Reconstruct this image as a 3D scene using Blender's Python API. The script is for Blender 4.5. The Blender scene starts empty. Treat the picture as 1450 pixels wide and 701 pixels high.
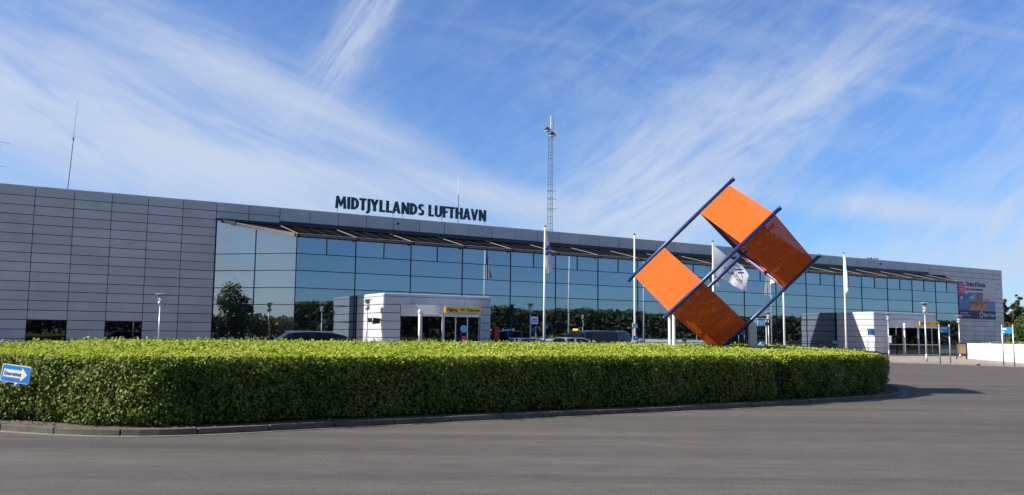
import bpy, math, random
import numpy as np
from math import sin, cos, pi, radians, atan2, sqrt
from mathutils import Vector, Matrix, noise
random.seed(7); rng = np.random.default_rng(7)
scene = bpy.context.scene
COL = scene.collection

# ------------------------------------------------------------------ frames
# building frame: t along the facade, m metres out from the wall plane, z up
O = (45.72, 94.615); D = (0.85308, 0.52179); N = (0.52179, -0.85308)
BROT = atan2(D[1], D[0])
def T(t, m, z=0.0): return (O[0]+D[0]*t+N[0]*m, O[1]+D[1]*t+N[1]*m, z)
PAVE = 0.10                                   # height of the paved forecourt

# ------------------------------------------------------------------ materials
def nt(m): return m.node_tree.nodes, m.node_tree.links
def mat(name, col, rough=0.6, metal=0.0, var=0.12, scale=6.0, bump=0.0, bscale=40.0, spec=0.5, island=0.0, detail=5.0, col2=None, coords='Object', trans=0.0, stretch=None):
    m = bpy.data.materials.new(name); m.use_nodes = True
    ns, ls = nt(m); b = ns['Principled BSDF']
    b.inputs['Roughness'].default_value = rough; b.inputs['Metallic'].default_value = metal
    b.inputs['Specular IOR Level'].default_value = spec
    tc = ns.new('ShaderNodeTexCoord'); mp = ns.new('ShaderNodeMapping'); ls.new(tc.outputs[coords], mp.inputs[0])
    if stretch: mp.inputs['Scale'].default_value = stretch
    nz = ns.new('ShaderNodeTexNoise'); nz.inputs['Scale'].default_value = scale; nz.inputs['Detail'].default_value = detail
    ls.new(mp.outputs[0], nz.inputs['Vector'])
    mx = ns.new('ShaderNodeMix'); mx.data_type = 'RGBA'
    c2 = col2 if col2 else tuple(min(1, c*(1+var)) for c in col); c1 = col if col2 else tuple(c*(1-var) for c in col)
    mx.inputs[6].default_value = (*c1, 1); mx.inputs[7].default_value = (*c2, 1)
    rp = ns.new('ShaderNodeMapRange'); rp.inputs[1].default_value = .3; rp.inputs[2].default_value = .7
    ls.new(nz.outputs['Fac'], rp.inputs[0]); ls.new(rp.outputs[0], mx.inputs[0])
    out = mx.outputs[2]
    if island > 0:
        g = ns.new('ShaderNodeNewGeometry'); hs = ns.new('ShaderNodeHueSaturation')
        mr = ns.new('ShaderNodeMapRange'); mr.inputs[3].default_value = 1-island; mr.inputs[4].default_value = 1+island
        ls.new(g.outputs['Random Per Island'], mr.inputs[0]); ls.new(mr.outputs[0], hs.inputs['Value']); ls.new(out, hs.inputs['Color']); out = hs.outputs[0]
    ls.new(out, b.inputs['Base Color'])
    if trans > 0:
        tr = ns.new('ShaderNodeBsdfTranslucent'); ms = ns.new('ShaderNodeMixShader'); ms.inputs[0].default_value = trans
        ls.new(out, tr.inputs[0]); ls.new(b.outputs[0], ms.inputs[1]); ls.new(tr.outputs[0], ms.inputs[2])
        ls.new(ms.outputs[0], ns['Material Output'].inputs[0])
    if bump > 0:
        n2 = ns.new('ShaderNodeTexNoise'); n2.inputs['Scale'].default_value = bscale; n2.inputs['Detail'].default_value = 6
        ls.new(mp.outputs[0], n2.inputs['Vector'])
        bp = ns.new('ShaderNodeBump'); bp.inputs['Strength'].default_value = bump; bp.inputs['Distance'].default_value = 0.02
        ls.new(n2.outputs['Fac'], bp.inputs['Height']); ls.new(bp.outputs[0], b.inputs['Normal'])
    return m

def glass_mat(name, tint, dark, wob=0.008, tintvar=0.06):
    """coated solar glass: tinted mirror reflection over a dark interior"""
    m = bpy.data.materials.new(name); m.use_nodes = True
    ns, ls = nt(m); ns.remove(ns['Principled BSDF'])
    g = ns.new('ShaderNodeBsdfGlossy'); g.inputs['Roughness'].default_value = 0.012
    df = ns.new('ShaderNodeBsdfDiffuse'); df.inputs[0].default_value = (*dark, 1)
    ad = ns.new('ShaderNodeAddShader')
    tc = ns.new('ShaderNodeTexCoord'); nz = ns.new('ShaderNodeTexNoise'); nz.inputs['Scale'].default_value = 0.45; nz.inputs['Detail'].default_value = 2
    ls.new(tc.outputs['Object'], nz.inputs['Vector'])
    bp = ns.new('ShaderNodeBump'); bp.inputs['Strength'].default_value = wob; bp.inputs['Distance'].default_value = 0.5
    ls.new(nz.outputs['Fac'], bp.inputs['Height']); ls.new(bp.outputs[0], g.inputs['Normal'])
    geo = ns.new('ShaderNodeNewGeometry'); mr = ns.new('ShaderNodeMapRange'); mr.inputs[3].default_value = 1-tintvar; mr.inputs[4].default_value = 1+tintvar
    hs = ns.new('ShaderNodeHueSaturation'); hs.inputs['Color'].default_value = (*tint, 1)
    ls.new(geo.outputs['Random Per Island'], mr.inputs[0]); ls.new(mr.outputs[0], hs.inputs['Value']); ls.new(hs.outputs[0], g.inputs[0])
    ls.new(g.outputs[0], ad.inputs[0]); ls.new(df.outputs[0], ad.inputs[1]); ls.new(ad.outputs[0], ns['Material Output'].inputs[0])
    return m

M = dict(
 clad   = mat('grey_aluminium_cladding', (.405,.398,.395), .42, .25, .09, .5, island=.06),
 cladw  = mat('pale_porch_cladding', (.44,.45,.475), .45, .1, .04, 1.2, island=.03),
 joint  = mat('dark_joint', (.045,.048,.055), .8),
 mull   = mat('navy_mullion', (.008,.014,.024), .6, 0, spec=.15),
 roofg  = mat('dark_roof_glass', (.008,.007,.006), .22, 0, .3, .8, bump=.1, bscale=3, spec=.0),
 beige  = mat('pale_metal_cap', (.17,.155,.125), .7, 0, .08, 3),
 gutter = mat('grey_gutter', (.13,.13,.14), .5, .3, .1, 2),
 roof   = mat('roof_felt', (.10,.10,.10), .9, 0, .2, 2, bump=.3),
 dark   = mat('dark_interior', (.010,.011,.013), .7),
 frame  = mat('silver_frame', (.55,.56,.58), .35, .5, .05),
 white  = mat('white_paint', (.80,.79,.77), .4, 0, .04, 3),
 wallw  = mat('white_wall_paint', (.80,.78,.74), .7, 0, .06, .8, bump=.1),
 yellow = mat('yellow_sign', (.78,.50,.01), .45, 0, .04),
 black  = mat('black_paint', (.012,.013,.018), .45, 0, .1),
 letter = mat('navy_letter', (.006,.030,.055), .35, 0, .1),
 orange = mat('orange_lacquer', (.60,.092,.012), .8, 0, .07, 1.2, island=.04, spec=.15),
 blue   = mat('blue_tube_paint', (.018,.042,.125), .4, .1, .12, 3, bump=.05),
 galv   = mat('galvanised_steel', (.42,.43,.44), .45, .5, .12, 8),
 lampg  = mat('grey_lamp_metal', (.30,.30,.31), .45, .4, .1, 8),
 bsign  = mat('blue_sign_face', (.012,.17,.52), .4, 0, .05),
 lbsign = mat('light_blue_sign_face', (.10,.40,.75), .4, 0, .05),
 red    = mat('red_paint', (.42,.012,.02), .45, 0, .08),
 pink   = mat('pink_print', (.55,.02,.14), .5),
 green  = mat('green_plastic', (.008,.035,.026), .5),
 bark   = mat('bark', (.07,.055,.045), .9, 0, .4, 12, bump=.8, bscale=25),
 wood   = mat('varnished_wood', (.40,.27,.11), .6, 0, .2, 6, stretch=(1,1,6)),
 flagw  = mat('white_flag_cloth', (.82,.82,.83), .8, 0, .04, 3, trans=.4),
 flagb  = mat('blue_flag_print', (.03,.09,.42), .8, 0, .06, 3),
 flagr  = mat('red_flag_cloth', (.60,.02,.03), .8, 0, .04, 3, trans=.3),
 rubber = mat('tyre_rubber', (.015,.015,.015), .8),
 rim    = mat('alloy_rim', (.5,.5,.52), .3, .9),
 carbk  = mat('black_car_paint', (.004,.005,.012), .07, 0, .05, spec=.3),
 carnv  = mat('slate_blue_car_paint', (.02,.04,.06), .12, .0, .05, spec=.4),
 carsl  = mat('silver_car_paint', (.52,.53,.55), .28, .6, .05),
 carbl  = mat('blue_car_paint', (.03,.07,.22), .28, .2, .05),
 carwin = mat('car_window', (.004,.005,.007), .03, 0, .05, spec=.25),
 lampw  = mat('lamp_lens', (.7,.68,.62), .15, 0, .05),
 soil   = mat('soil_and_litter', (.050,.036,.022), .95, 0, .5, 14, bump=1.0, bscale=30, col2=(.14,.11,.075)),
 kerb   = mat('weathered_kerb', (.062,.053,.040), .9, 0, .3, 5, bump=.7, bscale=60, island=.12, col2=(.11,.095,.07)),
 gut    = mat('gutter_concrete', (.16,.145,.12), .9, 0, .2, 4, bump=.4, island=.12),
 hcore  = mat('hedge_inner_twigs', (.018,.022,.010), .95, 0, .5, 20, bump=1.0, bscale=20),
 poster = mat('poster_turquoise', (.10,.42,.60), .5),
)
def leaf_mat(name, cols, trans=.45, rough=.55, scale=.7):
    m = bpy.data.materials.new(name); m.use_nodes = True
    ns, ls = nt(m); b = ns['Principled BSDF']; b.inputs['Roughness'].default_value = rough; b.inputs['Specular IOR Level'].default_value = .22
    g = ns.new('ShaderNodeNewGeometry'); cr = ns.new('ShaderNodeValToRGB')
    el = cr.color_ramp.elements; el[0].color = (*cols[0], 1); el[0].position = 0; el[1].color = (*cols[-1], 1); el[1].position = 1
    for i, c in enumerate(cols[1:-1]):
        e = el.new((i+1)/(len(cols)-1)); e.color = (*c, 1)
    tc = ns.new('ShaderNodeTexCoord'); nz = ns.new('ShaderNodeTexNoise'); nz.inputs['Scale'].default_value = scale; nz.inputs['Detail'].default_value = 3
    ls.new(tc.outputs['Object'], nz.inputs['Vector'])
    a1 = ns.new('ShaderNodeMath'); a1.operation = 'MULTIPLY_ADD'; a1.inputs[1].default_value = .75
    a2 = ns.new('ShaderNodeMath'); a2.operation = 'MULTIPLY_ADD'; a2.inputs[1].default_value = 1.1; a2.inputs[2].default_value = -.43
    ls.new(nz.outputs['Fac'], a2.inputs[0]); ls.new(g.outputs['Random Per Island'], a1.inputs[0]); ls.new(a2.outputs[0], a1.inputs[2]); ls.new(a1.outputs[0], cr.inputs[0])
    ls.new(cr.outputs[0], b.inputs['Base Color'])
    tr = ns.new('ShaderNodeBsdfTranslucent'); ms = ns.new('ShaderNodeMixShader'); ms.inputs[0].default_value = trans
    hs = ns.new('ShaderNodeHueSaturation'); hs.inputs['Value'].default_value = 1.2; hs.inputs['Hue'].default_value = .485
    ls.new(cr.outputs[0], hs.inputs['Color']); ls.new(hs.outputs[0], tr.inputs[0])
    ls.new(b.outputs[0], ms.inputs[1]); ls.new(tr.outputs[0], ms.inputs[2]); ls.new(ms.outputs[0], ns['Material Output'].inputs[0])
    return m
M['hleaf'] = leaf_mat('beech_leaf', [(.022,.045,.006), (.045,.088,.008), (.080,.140,.012), (.145,.195,.022), (.19,.14,.05)], .25)  # mature side leaves, with the shade of the hedge front painted into their colour
M['hleaf_top'] = leaf_mat('young_beech_leaf', [(.11,.175,.012), (.185,.27,.018), (.28,.36,.028), (.36,.41,.055), (.32,.28,.09)], .30)  # young top growth, paler by nature, with sunlight on the top also painted in
M['tleaf'] = leaf_mat('tree_leaf', [(.025,.05,.012), (.04,.085,.018), (.065,.12,.025), (.09,.14,.04)], .3, .5, .3)
M['wleaf'] = leaf_mat('woodland_leaf', [(.06,.055,.028), (.09,.10,.034), (.14,.15,.05), (.19,.18,.08)], .25, .6, .12)
M['pleaf'] = leaf_mat('pine_needles', [(.022,.034,.012), (.04,.055,.018), (.07,.075,.035), (.09,.085,.05)], .2, .6, .3)
M['dune']  = leaf_mat('shrub_leaf', [(.10,.14,.03), (.17,.21,.05), (.26,.28,.09)], .3, .6, 1.)
M['gl']  = glass_mat('blue_solar_glass', (.185,.232,.280), (.003,.006,.009), wob=.008, tintvar=.09)
M['gl2'] = glass_mat('left_solar_glass', (.34,.345,.34), (.003,.006,.008))
M['gdoor'] = glass_mat('dark_door_glass', (.07,.08,.085), (.002,.0022,.0025))

# ------------------------------------------------------------------ object helpers
def tag(o, label=None, cat=None, group=None, kind=None):
    if label: o['label'] = label
    if cat: o['category'] = cat
    if group: o['group'] = group
    if kind: o['kind'] = kind
    return o
def empty(name, loc=(0,0,0), rz=0.0, **k):
    o = bpy.data.objects.new(name, None); COL.objects.link(o); o.location = loc; o.rotation_euler = (0, 0, rz); o.empty_display_size = .2
    return tag(o, **k)
class MB:
    def __init__(s): s.v = []; s.f = []; s.mi = []
    def poly(s, pts, mi=0):
        k = len(s.v); s.v += [tuple(p) for p in pts]; s.f.append(tuple(range(k, k+len(pts)))); s.mi.append(mi)
    def box(s, a, b, mi=0, ch=0.0):
        x0,y0,z0 = (min(a[i],b[i]) for i in range(3)); x1,y1,z1 = (max(a[i],b[i]) for i in range(3)); k = len(s.v)
        s.v += [(x0,y0,z0),(x1,y0,z0),(x1,y1,z0),(x0,y1,z0),(x0,y0,z1),(x1,y0,z1),(x1,y1,z1),(x0,y1,z1)]
        for q in ((0,3,2,1),(4,5,6,7),(0,1,5,4),(1,2,6,5),(2,3,7,6),(3,0,4,7)): s.f.append(tuple(k+i for i in q)); s.mi.append(mi)
    def prism(s, base, vec, mi=0):
        """polygon base (3d points) swept along vec"""
        n = len(base); k = len(s.v); vec = Vector(vec)
        s.v += [tuple(p) for p in base] + [tuple(Vector(p)+vec) for p in base]
        s.f.append(tuple(k+i for i in range(n))[::-1]); s.f.append(tuple(k+n+i for i in range(n))); s.mi += [mi, mi]
        for i in range(n): j = (i+1) % n; s.f.append((k+i, k+j, k+n+j, k+n+i)); s.mi.append(mi)
    def tube(s, a, b, r0, r1=None, seg=10, mi=0, caps=True):
        r1 = r0 if r1 is None else r1; a = Vector(a); b = Vector(b); w = (b-a).normalized()
        q = w.orthogonal().normalized(); p = w.cross(q); k = len(s.v)
        for c, r in ((a, r0), (b, r1)):
            for i in range(seg): an = 2*pi*i/seg; s.v.append(tuple(c + (q*cos(an)+p*sin(an))*r))
        for i in range(seg): j = (i+1) % seg; s.f.append((k+i, k+j, k+seg+j, k+seg+i)); s.mi.append(mi)
        if caps: s.f.append(tuple(k+i for i in range(seg))[::-1]); s.f.append(tuple(k+seg+i for i in range(seg))); s.mi += [mi, mi]
    def beam(s, a, b, w, h, up=(0,0,1), mi=0):
        a = Vector(a); b = Vector(b); f = (b-a).normalized(); r = f.cross(Vector(up)).normalized()*w/2; u = r.cross(f).normalized()*h/2
        s.prism([a-r-u, a+r-u, a+r+u, a-r+u], b-a, mi)
    def lathe(s, prof, c=(0,0,0), seg=16, mi=0):
        k = len(s.v)
        for r, z in prof:
            for i in range(seg): an = 2*pi*i/seg; s.v.append((c[0]+r*cos(an), c[1]+r*sin(an), c[2]+z))
        for a in range(len(prof)-1):
            for i in range(seg): j = (i+1) % seg; s.f.append((k+a*seg+i, k+a*seg+j, k+(a+1)*seg+j, k+(a+1)*seg+i)); s.mi.append(mi)
        s.f.append(tuple(k+i for i in range(seg))[::-1]); s.f.append(tuple(k+(len(prof)-1)*seg+i for i in range(seg))); s.mi += [mi, mi]
    def build(s, name, mats, parent=None, smooth=False, bevel=0.0, **k):
        me = bpy.data.meshes.new(name); me.from_pydata(s.v, [], s.f)
        for m in (mats if isinstance(mats, (list, tuple)) else [mats]): me.materials.append(m)
        me.polygons.foreach_set('material_index', s.mi)
        me.update(); o = bpy.data.objects.new(name, me); COL.objects.link(o)
        if smooth: me.shade_smooth() if smooth is True else me.shade_auto_smooth(angle=smooth) if hasattr(me,'shade_auto_smooth') else me.shade_smooth()
        if parent: o.parent = parent
        if bevel > 0:
            bm = o.modifiers.new('bevel', 'BEVEL'); bm.width = bevel; bm.segments = 2; bm.limit_method = 'ANGLE'; bm.angle_limit = radians(35)
        return tag(o, **k)
def text_mb(txt, size, mb, origin, ux, uz, depth=0.02, off=0.0, mi=0, align='LEFT', squeeze=1.0, spacing=1.0):
    """lettering as mesh: origin = baseline point, ux = reading direction, uz = up"""
    cu = bpy.data.curves.new('t', 'FONT'); cu.body = txt; cu.size = size; cu.extrude = depth/2; cu.offset = off; cu.align_x = align; cu.resolution_u = 3; cu.space_character = spacing
    ob = bpy.data.objects.new('t', cu); COL.objects.link(ob); bpy.context.view_layer.update()
    me = ob.to_mesh(); ux = Vector(ux).normalized(); uz = Vector(uz).normalized(); un = ux.cross(uz); k = len(mb.v); o = Vector(origin)
    for v in me.vertices: mb.v.append(tuple(o + ux*v.co.x*squeeze + uz*v.co.y + un*v.co.z))
    for p in me.polygons: mb.f.append(tuple(k+i for i in p.vertices)); mb.mi.append(mi)
    w = max((v.co.x for v in me.vertices), default=0)*squeeze
    ob.to_mesh_clear(); bpy.data.objects.remove(ob); bpy.data.curves.remove(cu)
    return w

# ------------------------------------------------------------------ ground
def heightfield_poly(name, pts, z, m, **k):
    mb = MB(); mb.poly([(x, y, z) for x, y in pts]); return mb.build(name, m, None, kind='structure', **k)
def asphalt():
    m = bpy.data.materials.new('worn_asphalt'); m.use_nodes = True; ns, ls = nt(m); b = ns['Principled BSDF']
    b.inputs['Roughness'].default_value = .82; b.inputs['Specular IOR Level'].default_value = .35
    tc = ns.new('ShaderNodeTexCoord')
    def nz(scale, st=(1,1,1), rot=0, det=6, rough=.6):
        mp = ns.new('ShaderNodeMapping'); mp.inputs['Rotation'].default_value = (0,0,rot); mp.inputs['Scale'].default_value = st; ls.new(tc.outputs['Object'], mp.inputs[0])
        n = ns.new('ShaderNodeTexNoise'); n.inputs['Scale'].default_value = scale; n.inputs['Detail'].default_value = det; n.inputs['Roughness'].default_value = rough
        ls.new(mp.outputs[0], n.inputs['Vector']); return n.outputs['Fac']
    def mr(src, a, bb, lo, hi):
        r = ns.new('ShaderNodeMapRange'); r.inputs[1].default_value = a; r.inputs[2].default_value = bb; r.inputs[3].default_value = lo; r.inputs[4].default_value = hi; ls.new(src, r.inputs[0]); return r.outputs[0]
    def mul(a, bb):
        q = ns.new('ShaderNodeMath'); q.operation = 'MULTIPLY'; ls.new(a, q.inputs[0]); ls.new(bb, q.inputs[1]); return q.outputs[0]
    # long faint bands left by tyres, running round the island
    streak = mr(nz(1.0, (.05, .85, 1), radians(-28), 4), .30, .70, .74, 1.27)
    patch = mr(nz(.22, (.4,1.3,1), radians(-20), det=5), .3, .7, .84, 1.16)
    fine = mr(nz(38, det=5, rough=.85), .38, .62, .62, 1.42)
    mid = mr(nz(5, (.35,1,1), radians(-28), det=6, rough=.7), .35, .65, .84, 1.17)
    v = mul(mul(streak, patch), mul(fine, mid))
    mx = ns.new('ShaderNodeMix'); mx.data_type = 'RGBA'; mx.inputs[6].default_value = (.070,.060,.053,1); mx.inputs[7].default_value = (.080,.067,.054,1)
    ls.new(nz(.3, (.3,1,1), radians(-28), 3), mx.inputs[0])
    hs = ns.new('ShaderNodeHueSaturation'); ls.new(v, hs.inputs['Value']); ls.new(mx.outputs[2], hs.inputs['Color'])
    # scattered pale grit
    vo = ns.new('ShaderNodeTexVoronoi'); vo.inputs['Scale'].default_value = 3.2; ls.new(tc.outputs['Object'], vo.inputs['Vector'])
    gr = mr(vo.outputs['Distance'], .012, .03, 1, 0)
    m2 = ns.new('ShaderNodeMix'); m2.data_type = 'RGBA'; m2.inputs[7].default_value = (.34,.30,.24,1); ls.new(gr, m2.inputs[0]); ls.new(hs.outputs[0], m2.inputs[6])
    ls.new(m2.outputs[2], b.inputs['Base Color'])
    bp = ns.new('ShaderNodeBump'); bp.inputs['Strength'].default_value = .5; bp.inputs['Distance'].default_value = .008; ls.new(nz(90, det=4), bp.inputs['Height']); ls.new(bp.outputs[0], b.inputs['Normal'])
    return m
M['asph'] = asphalt()
M['grass'] = mat('short_grass', (.045,.075,.018), .9, 0, .3, .4, bump=.5, bscale=8, col2=(.09,.12,.035))
M['pave'] = mat('tan_paving', (.27,.215,.165), .85, 0, .10, 3, bump=.2, bscale=30)
mb = MB(); mb.poly([(-1500,-1500,-.012),(1500,-1500,-.012),(1500,1500,-.012),(-1500,1500,-.012)]); mb.build('ground', M['grass'], kind='structure')
def TP(lst): return [T(t, m)[:2] for t, m in lst]
mb = MB(); mb.poly([(x, y, 0) for x, y in TP([(-150,2),(60,2),(60,80),(120,118),(-150,118)])]); mb.build('road', M['asph'], kind='structure')
# forecourt paving with its kerb step
E1 = [(-150,12.5),(-52,12.5),(-44,13),(-39.5,16),(-37.6,20.5),(-37.2,25),(-37.6,30.5),(-38.5,50),(-30,66),(40,66)]
mb = MB(); mb.poly([(*T(t,m)[:2], PAVE) for t, m in E1 + [(60,20),(60,-20),(14,-20),(14,0.0),(-150,0.0)]]); mb.build('pavement', M['pave'], kind='structure')
mb = MB()
for (a, b_) in zip(E1[:-1], E1[1:]):
    A = Vector(T(*a)); B = Vector(T(*b_)); L = (B-A).length; n = max(1, int(L)); dr = (B-A).normalized(); sd = Vector((dr.y, -dr.x, 0))
    for i in range(n):
        p = A + dr*(L*i/n); q = A + dr*(L*(i+1)/n - .012)
        mb.prism([(p.x,p.y,-.01),(q.x,q.y,-.01),((q+sd*.1).x,(q+sd*.1).y,-.01),((p+sd*.1).x,(p+sd*.1).y,-.01)], (0,0,PAVE+.014))
mb.build('pavement_kerb', M['gut'], kind='structure')

# ------------------------------------------------------------------ hedge island
KO = [(-7.2,12.47),(-6.25,12.12),(-5.42,11.97),(-4.74,12.05),(-4.0,12.42),(-2.87,13.18),(-1.41,14.11),(.21,15.14),(2.34,16.45),(5.43,18.43),(8.4,20.7),(9.75,22.1),(10.7,24.0),(11.45,26.3),(11.55,28.6),(10.4,30.6),(6.5,31.2),(0,29.3),(-6,26.2),(-10.2,23),(-12.4,20),(-12.6,17.2),(-11.4,15.0),(-9.3,13.4)]
def closed_curve(P, step=.25):
    P = [np.array(p, float) for p in P]; n = len(P); out = []
    for i in range(n):
        a, b_, c, d_ = P[i-1], P[i], P[(i+1)%n], P[(i+2)%n]
        for k in range(12):
            u = k/12; out.append(.5*((2*b_)+(c-a)*u+(2*a-5*b_+4*c-d_)*u*u+(3*b_-a-3*c+d_)*u**3))
    out = np.array(out); seg = np.linalg.norm(np.roll(out,-1,0)-out, axis=1); cum = np.concatenate([[0], np.cumsum(seg)]); L = cum[-1]
    s = np.arange(0, L, step); xs = np.interp(s, cum, np.append(out[:,0], out[0,0])); ys = np.interp(s, cum, np.append(out[:,1], out[0,1]))
    return np.stack([xs, ys], 1)
def inset(C, dd):
    tg = np.roll(C,-1,0)-np.roll(C,1,0); tg /= np.linalg.norm(tg, axis=1)[:,None]
    return C + np.stack([-tg[:,1], tg[:,0]], 1)*dd          # curve runs counter-clockwise: inside is on the left
KC = closed_curve(KO, .25)
mb = MB(); g2 = MB()
k0 = inset(KC, .0); k1 = inset(KC, .13); gA = inset(KC, -.10)
n = len(KC)
for i in range(0, n, 4):
    idx = [(i+j) % n for j in range(5)]
    if i+4 > n: idx = [(j) % n for j in range(i, n+1)]
    dz = random.uniform(-.006, .006)
    def sh(Cv, e0, e1):
        pts = [Cv[j].copy() for j in idx]; pts[0] = pts[0]+(pts[1]-pts[0])*e0; pts[-1] = pts[-1]+(pts[-2]-pts[-1])*e1; return pts
    a = sh(k0, .03, .03); b_ = sh(k1, .03, .03)
    mb.prism([(*p, -.01) for p in a] + [(*p, -.01) for p in b_[::-1]], (0,0,.105+dz))
    a = sh(gA, .01, .01); b_ = sh(k0, .01, .01)
    g2.prism([(*p, -.01) for p in a] + [(*p, -.01) for p in b_[::-1]], (0,0,.018+dz*.3))
mb.build('kerb', M['kerb'], bevel=.012, kind='structure'); g2.build('gutter_strip', M['gut'], kind='structure')
mb = MB(); mb.poly([(*p, .075) for p in inset(KC, .12)]); mb.build('soil_bed', M['soil'], kind='structure')

HC = inset(KC, .42)
HA, HB = HC, np.roll(HC, -1, 0)
def dist_edge(P):
    out = np.full(len(P), 1e9)
    for a, b_ in zip(HA[::2], np.roll(HA[::2], -1, 0)):
        ab = b_-a; tt = np.clip(((P-a)@ab)/(ab@ab), 0, 1); q = P-(a+tt[:,None]*ab); out = np.minimum(out, (q**2).sum(1))
    return np.sqrt(out)
def inside(P):
    c = np.zeros(len(P), bool)
    for a, b_ in zip(HA, HB):
        cond = ((a[1] > P[:,1]) != (b_[1] > P[:,1])); x = (b_[0]-a[0])*(P[:,1]-a[1])/(b_[1]-a[1]+1e-12)+a[0]; c ^= cond & (P[:,0] < x)
    return c
def hnoise(x, y, z=0.0): return noise.noise(Vector((x*1.3, y*1.3, z*1.3)))*.6 + noise.noise(Vector((x*3.7, y*3.7, z*3.7)))*.4
SEAM = np.array([6.1, 19.35])
def seam(P): return np.exp(-(((P-SEAM)@np.array([.80,.60]))/.22)**2)*np.exp(-(((P-SEAM)@np.array([-.6,.8]))/1.4)**2)
def top_z(dd): s = np.clip(dd/4.0, 0, 1); e = np.clip(dd/.15, 0, 1); return 1.05 + .15*(s*s*(3-2*s)) - .08*(1-e)**2
lv = []; 
def leaves(P, Nrm, size, spread):
    n_ = len(P)
    r1 = rng.normal(size=(n_,3)); nn = Nrm + spread*r1; nn /= np.linalg.norm(nn, axis=1)[:,None]
    r2 = rng.normal(size=(n_,3)) + np.array([0,0,-.35]); t1 = r2 - (r2*nn).sum(1)[:,None]*nn; t1 /= np.linalg.norm(t1, axis=1)[:,None]; b1 = np.cross(nn, t1)
    L = size*rng.uniform(.65,1.3,n_)[:,None]; W = L*rng.uniform(.55,.75,n_)[:,None]
    base = P - t1*L*.5; tip = P + t1*L*.5; l = P + b1*W*.5 + nn*L*.10 - t1*L*.05; r = P - b1*W*.5 + nn*L*.10 - t1*L*.05
    lv.append(np.stack([base, r, tip, l], 1))
def leaf_mesh(name, mat_, parent, **k):
    V = np.concatenate(lv).reshape(-1,3); nq = len(V)//4; me = bpy.data.meshes.new(name)
    me.vertices.add(len(V)); me.vertices.foreach_set('co', V.astype(np.float32).ravel())
    F = np.arange(nq)*4; idx = np.stack([F, F+1, F+2, F, F+2, F+3], 1).ravel()
    me.loops.add(len(idx)); me.loops.foreach_set('vertex_index', idx.astype(np.int32))
    me.polygons.add(nq*2); me.polygons.foreach_set('loop_start', (np.arange(nq*2)*3).astype(np.int32)); me.polygons.foreach_set('loop_total', np.full(nq*2, 3, np.int32))
    me.materials.append(mat_); me.update(calc_edges=True); me.validate()
    o = bpy.data.objects.new(name, me); COL.objects.link(o); o.parent = parent; lv.clear(); return tag(o, **k)
hedge = empty('hedge', (0,0,0), label='long clipped beech hedge with bright leafy top filling the kerbed island', cat='hedge')
# top
lo = HC.min(0); hi = HC.max(0)
def top_pts(n_, sel):
    P = rng.uniform(lo, hi, (n_, 2)); P = P[inside(P)]; dd = dist_edge(P); k = sel(P, dd); return P[k], dd[k]
area = (hi-lo).prod()
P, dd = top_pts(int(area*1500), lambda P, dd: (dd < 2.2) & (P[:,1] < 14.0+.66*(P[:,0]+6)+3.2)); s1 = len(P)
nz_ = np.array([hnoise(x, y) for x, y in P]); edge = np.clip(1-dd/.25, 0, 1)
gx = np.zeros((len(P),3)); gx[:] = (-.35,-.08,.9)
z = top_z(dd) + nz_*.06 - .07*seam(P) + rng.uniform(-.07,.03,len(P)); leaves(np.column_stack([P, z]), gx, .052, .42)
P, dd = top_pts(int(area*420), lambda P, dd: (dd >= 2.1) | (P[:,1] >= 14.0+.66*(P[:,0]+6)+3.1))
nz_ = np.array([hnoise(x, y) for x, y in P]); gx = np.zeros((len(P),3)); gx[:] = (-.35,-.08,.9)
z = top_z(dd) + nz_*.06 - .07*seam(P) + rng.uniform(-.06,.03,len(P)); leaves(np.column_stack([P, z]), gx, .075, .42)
# stray shoots that break the clipped line
P, dd = top_pts(int(area*7), lambda P, dd: dd > .1); 
for (x, y), d1 in zip(P, dd):
    h = random.uniform(.03,.11); k = 6; zz = float(top_z(np.array([d1]))[0]) + np.linspace(0, h, k)
    Q = np.column_stack([np.full(k,x)+rng.normal(0,.012,k), np.full(k,y)+rng.normal(0,.012,k), zz]); leaves(Q, np.tile([0,0,1.],(k,1)), .06, .9)
# sides
tg = np.roll(HC,-1,0)-np.roll(HC,1,0); tg /= np.linalg.norm(tg,axis=1)[:,None]; NO = np.stack([tg[:,1], -tg[:,0]], 1)
def side(dens, size, front):
    segL = .25; nn_ = len(HC); cnt = int(nn_*segL*.95*dens); i = rng.integers(0, nn_, cnt)
    c = HC[i]; fr = (NO[i,1] < .15) | (NO[i,0] > .5); keep = fr if front else ~fr; i = i[keep]; cnt = len(i)
    u = rng.uniform(0,1,cnt)[:,None]; c = HC[i]*(1-u)+HC[(i+1)%nn_]*u; zz = rng.uniform(0,1,cnt)**.92*.95+.06
    nz_ = np.array([hnoise(x, y, z_) for (x, y), z_ in zip(c, zz)]); off = nz_*.26 - .30*seam(c) + rng.uniform(-.15,.05,cnt) - .16*np.clip(.28-zz,0,.3)/.28 - .03*np.clip(zz-.85,0,1)
    P = np.column_stack([c+NO[i]*off[:,None], zz+.04]); nr = np.column_stack([NO[i], np.full(cnt,.12)]); leaves(P, nr, size, .50)
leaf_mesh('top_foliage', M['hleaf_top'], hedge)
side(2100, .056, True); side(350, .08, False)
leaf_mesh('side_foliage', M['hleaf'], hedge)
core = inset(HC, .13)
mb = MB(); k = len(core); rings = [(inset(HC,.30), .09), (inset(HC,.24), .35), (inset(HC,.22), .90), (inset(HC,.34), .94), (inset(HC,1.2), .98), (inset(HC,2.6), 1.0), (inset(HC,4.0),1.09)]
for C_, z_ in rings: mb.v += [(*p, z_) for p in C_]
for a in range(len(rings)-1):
    for i in range(k): j = (i+1)%k; mb.f.append((a*k+i, a*k+j, (a+1)*k+j, (a+1)*k+i)); mb.mi.append(0)
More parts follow.
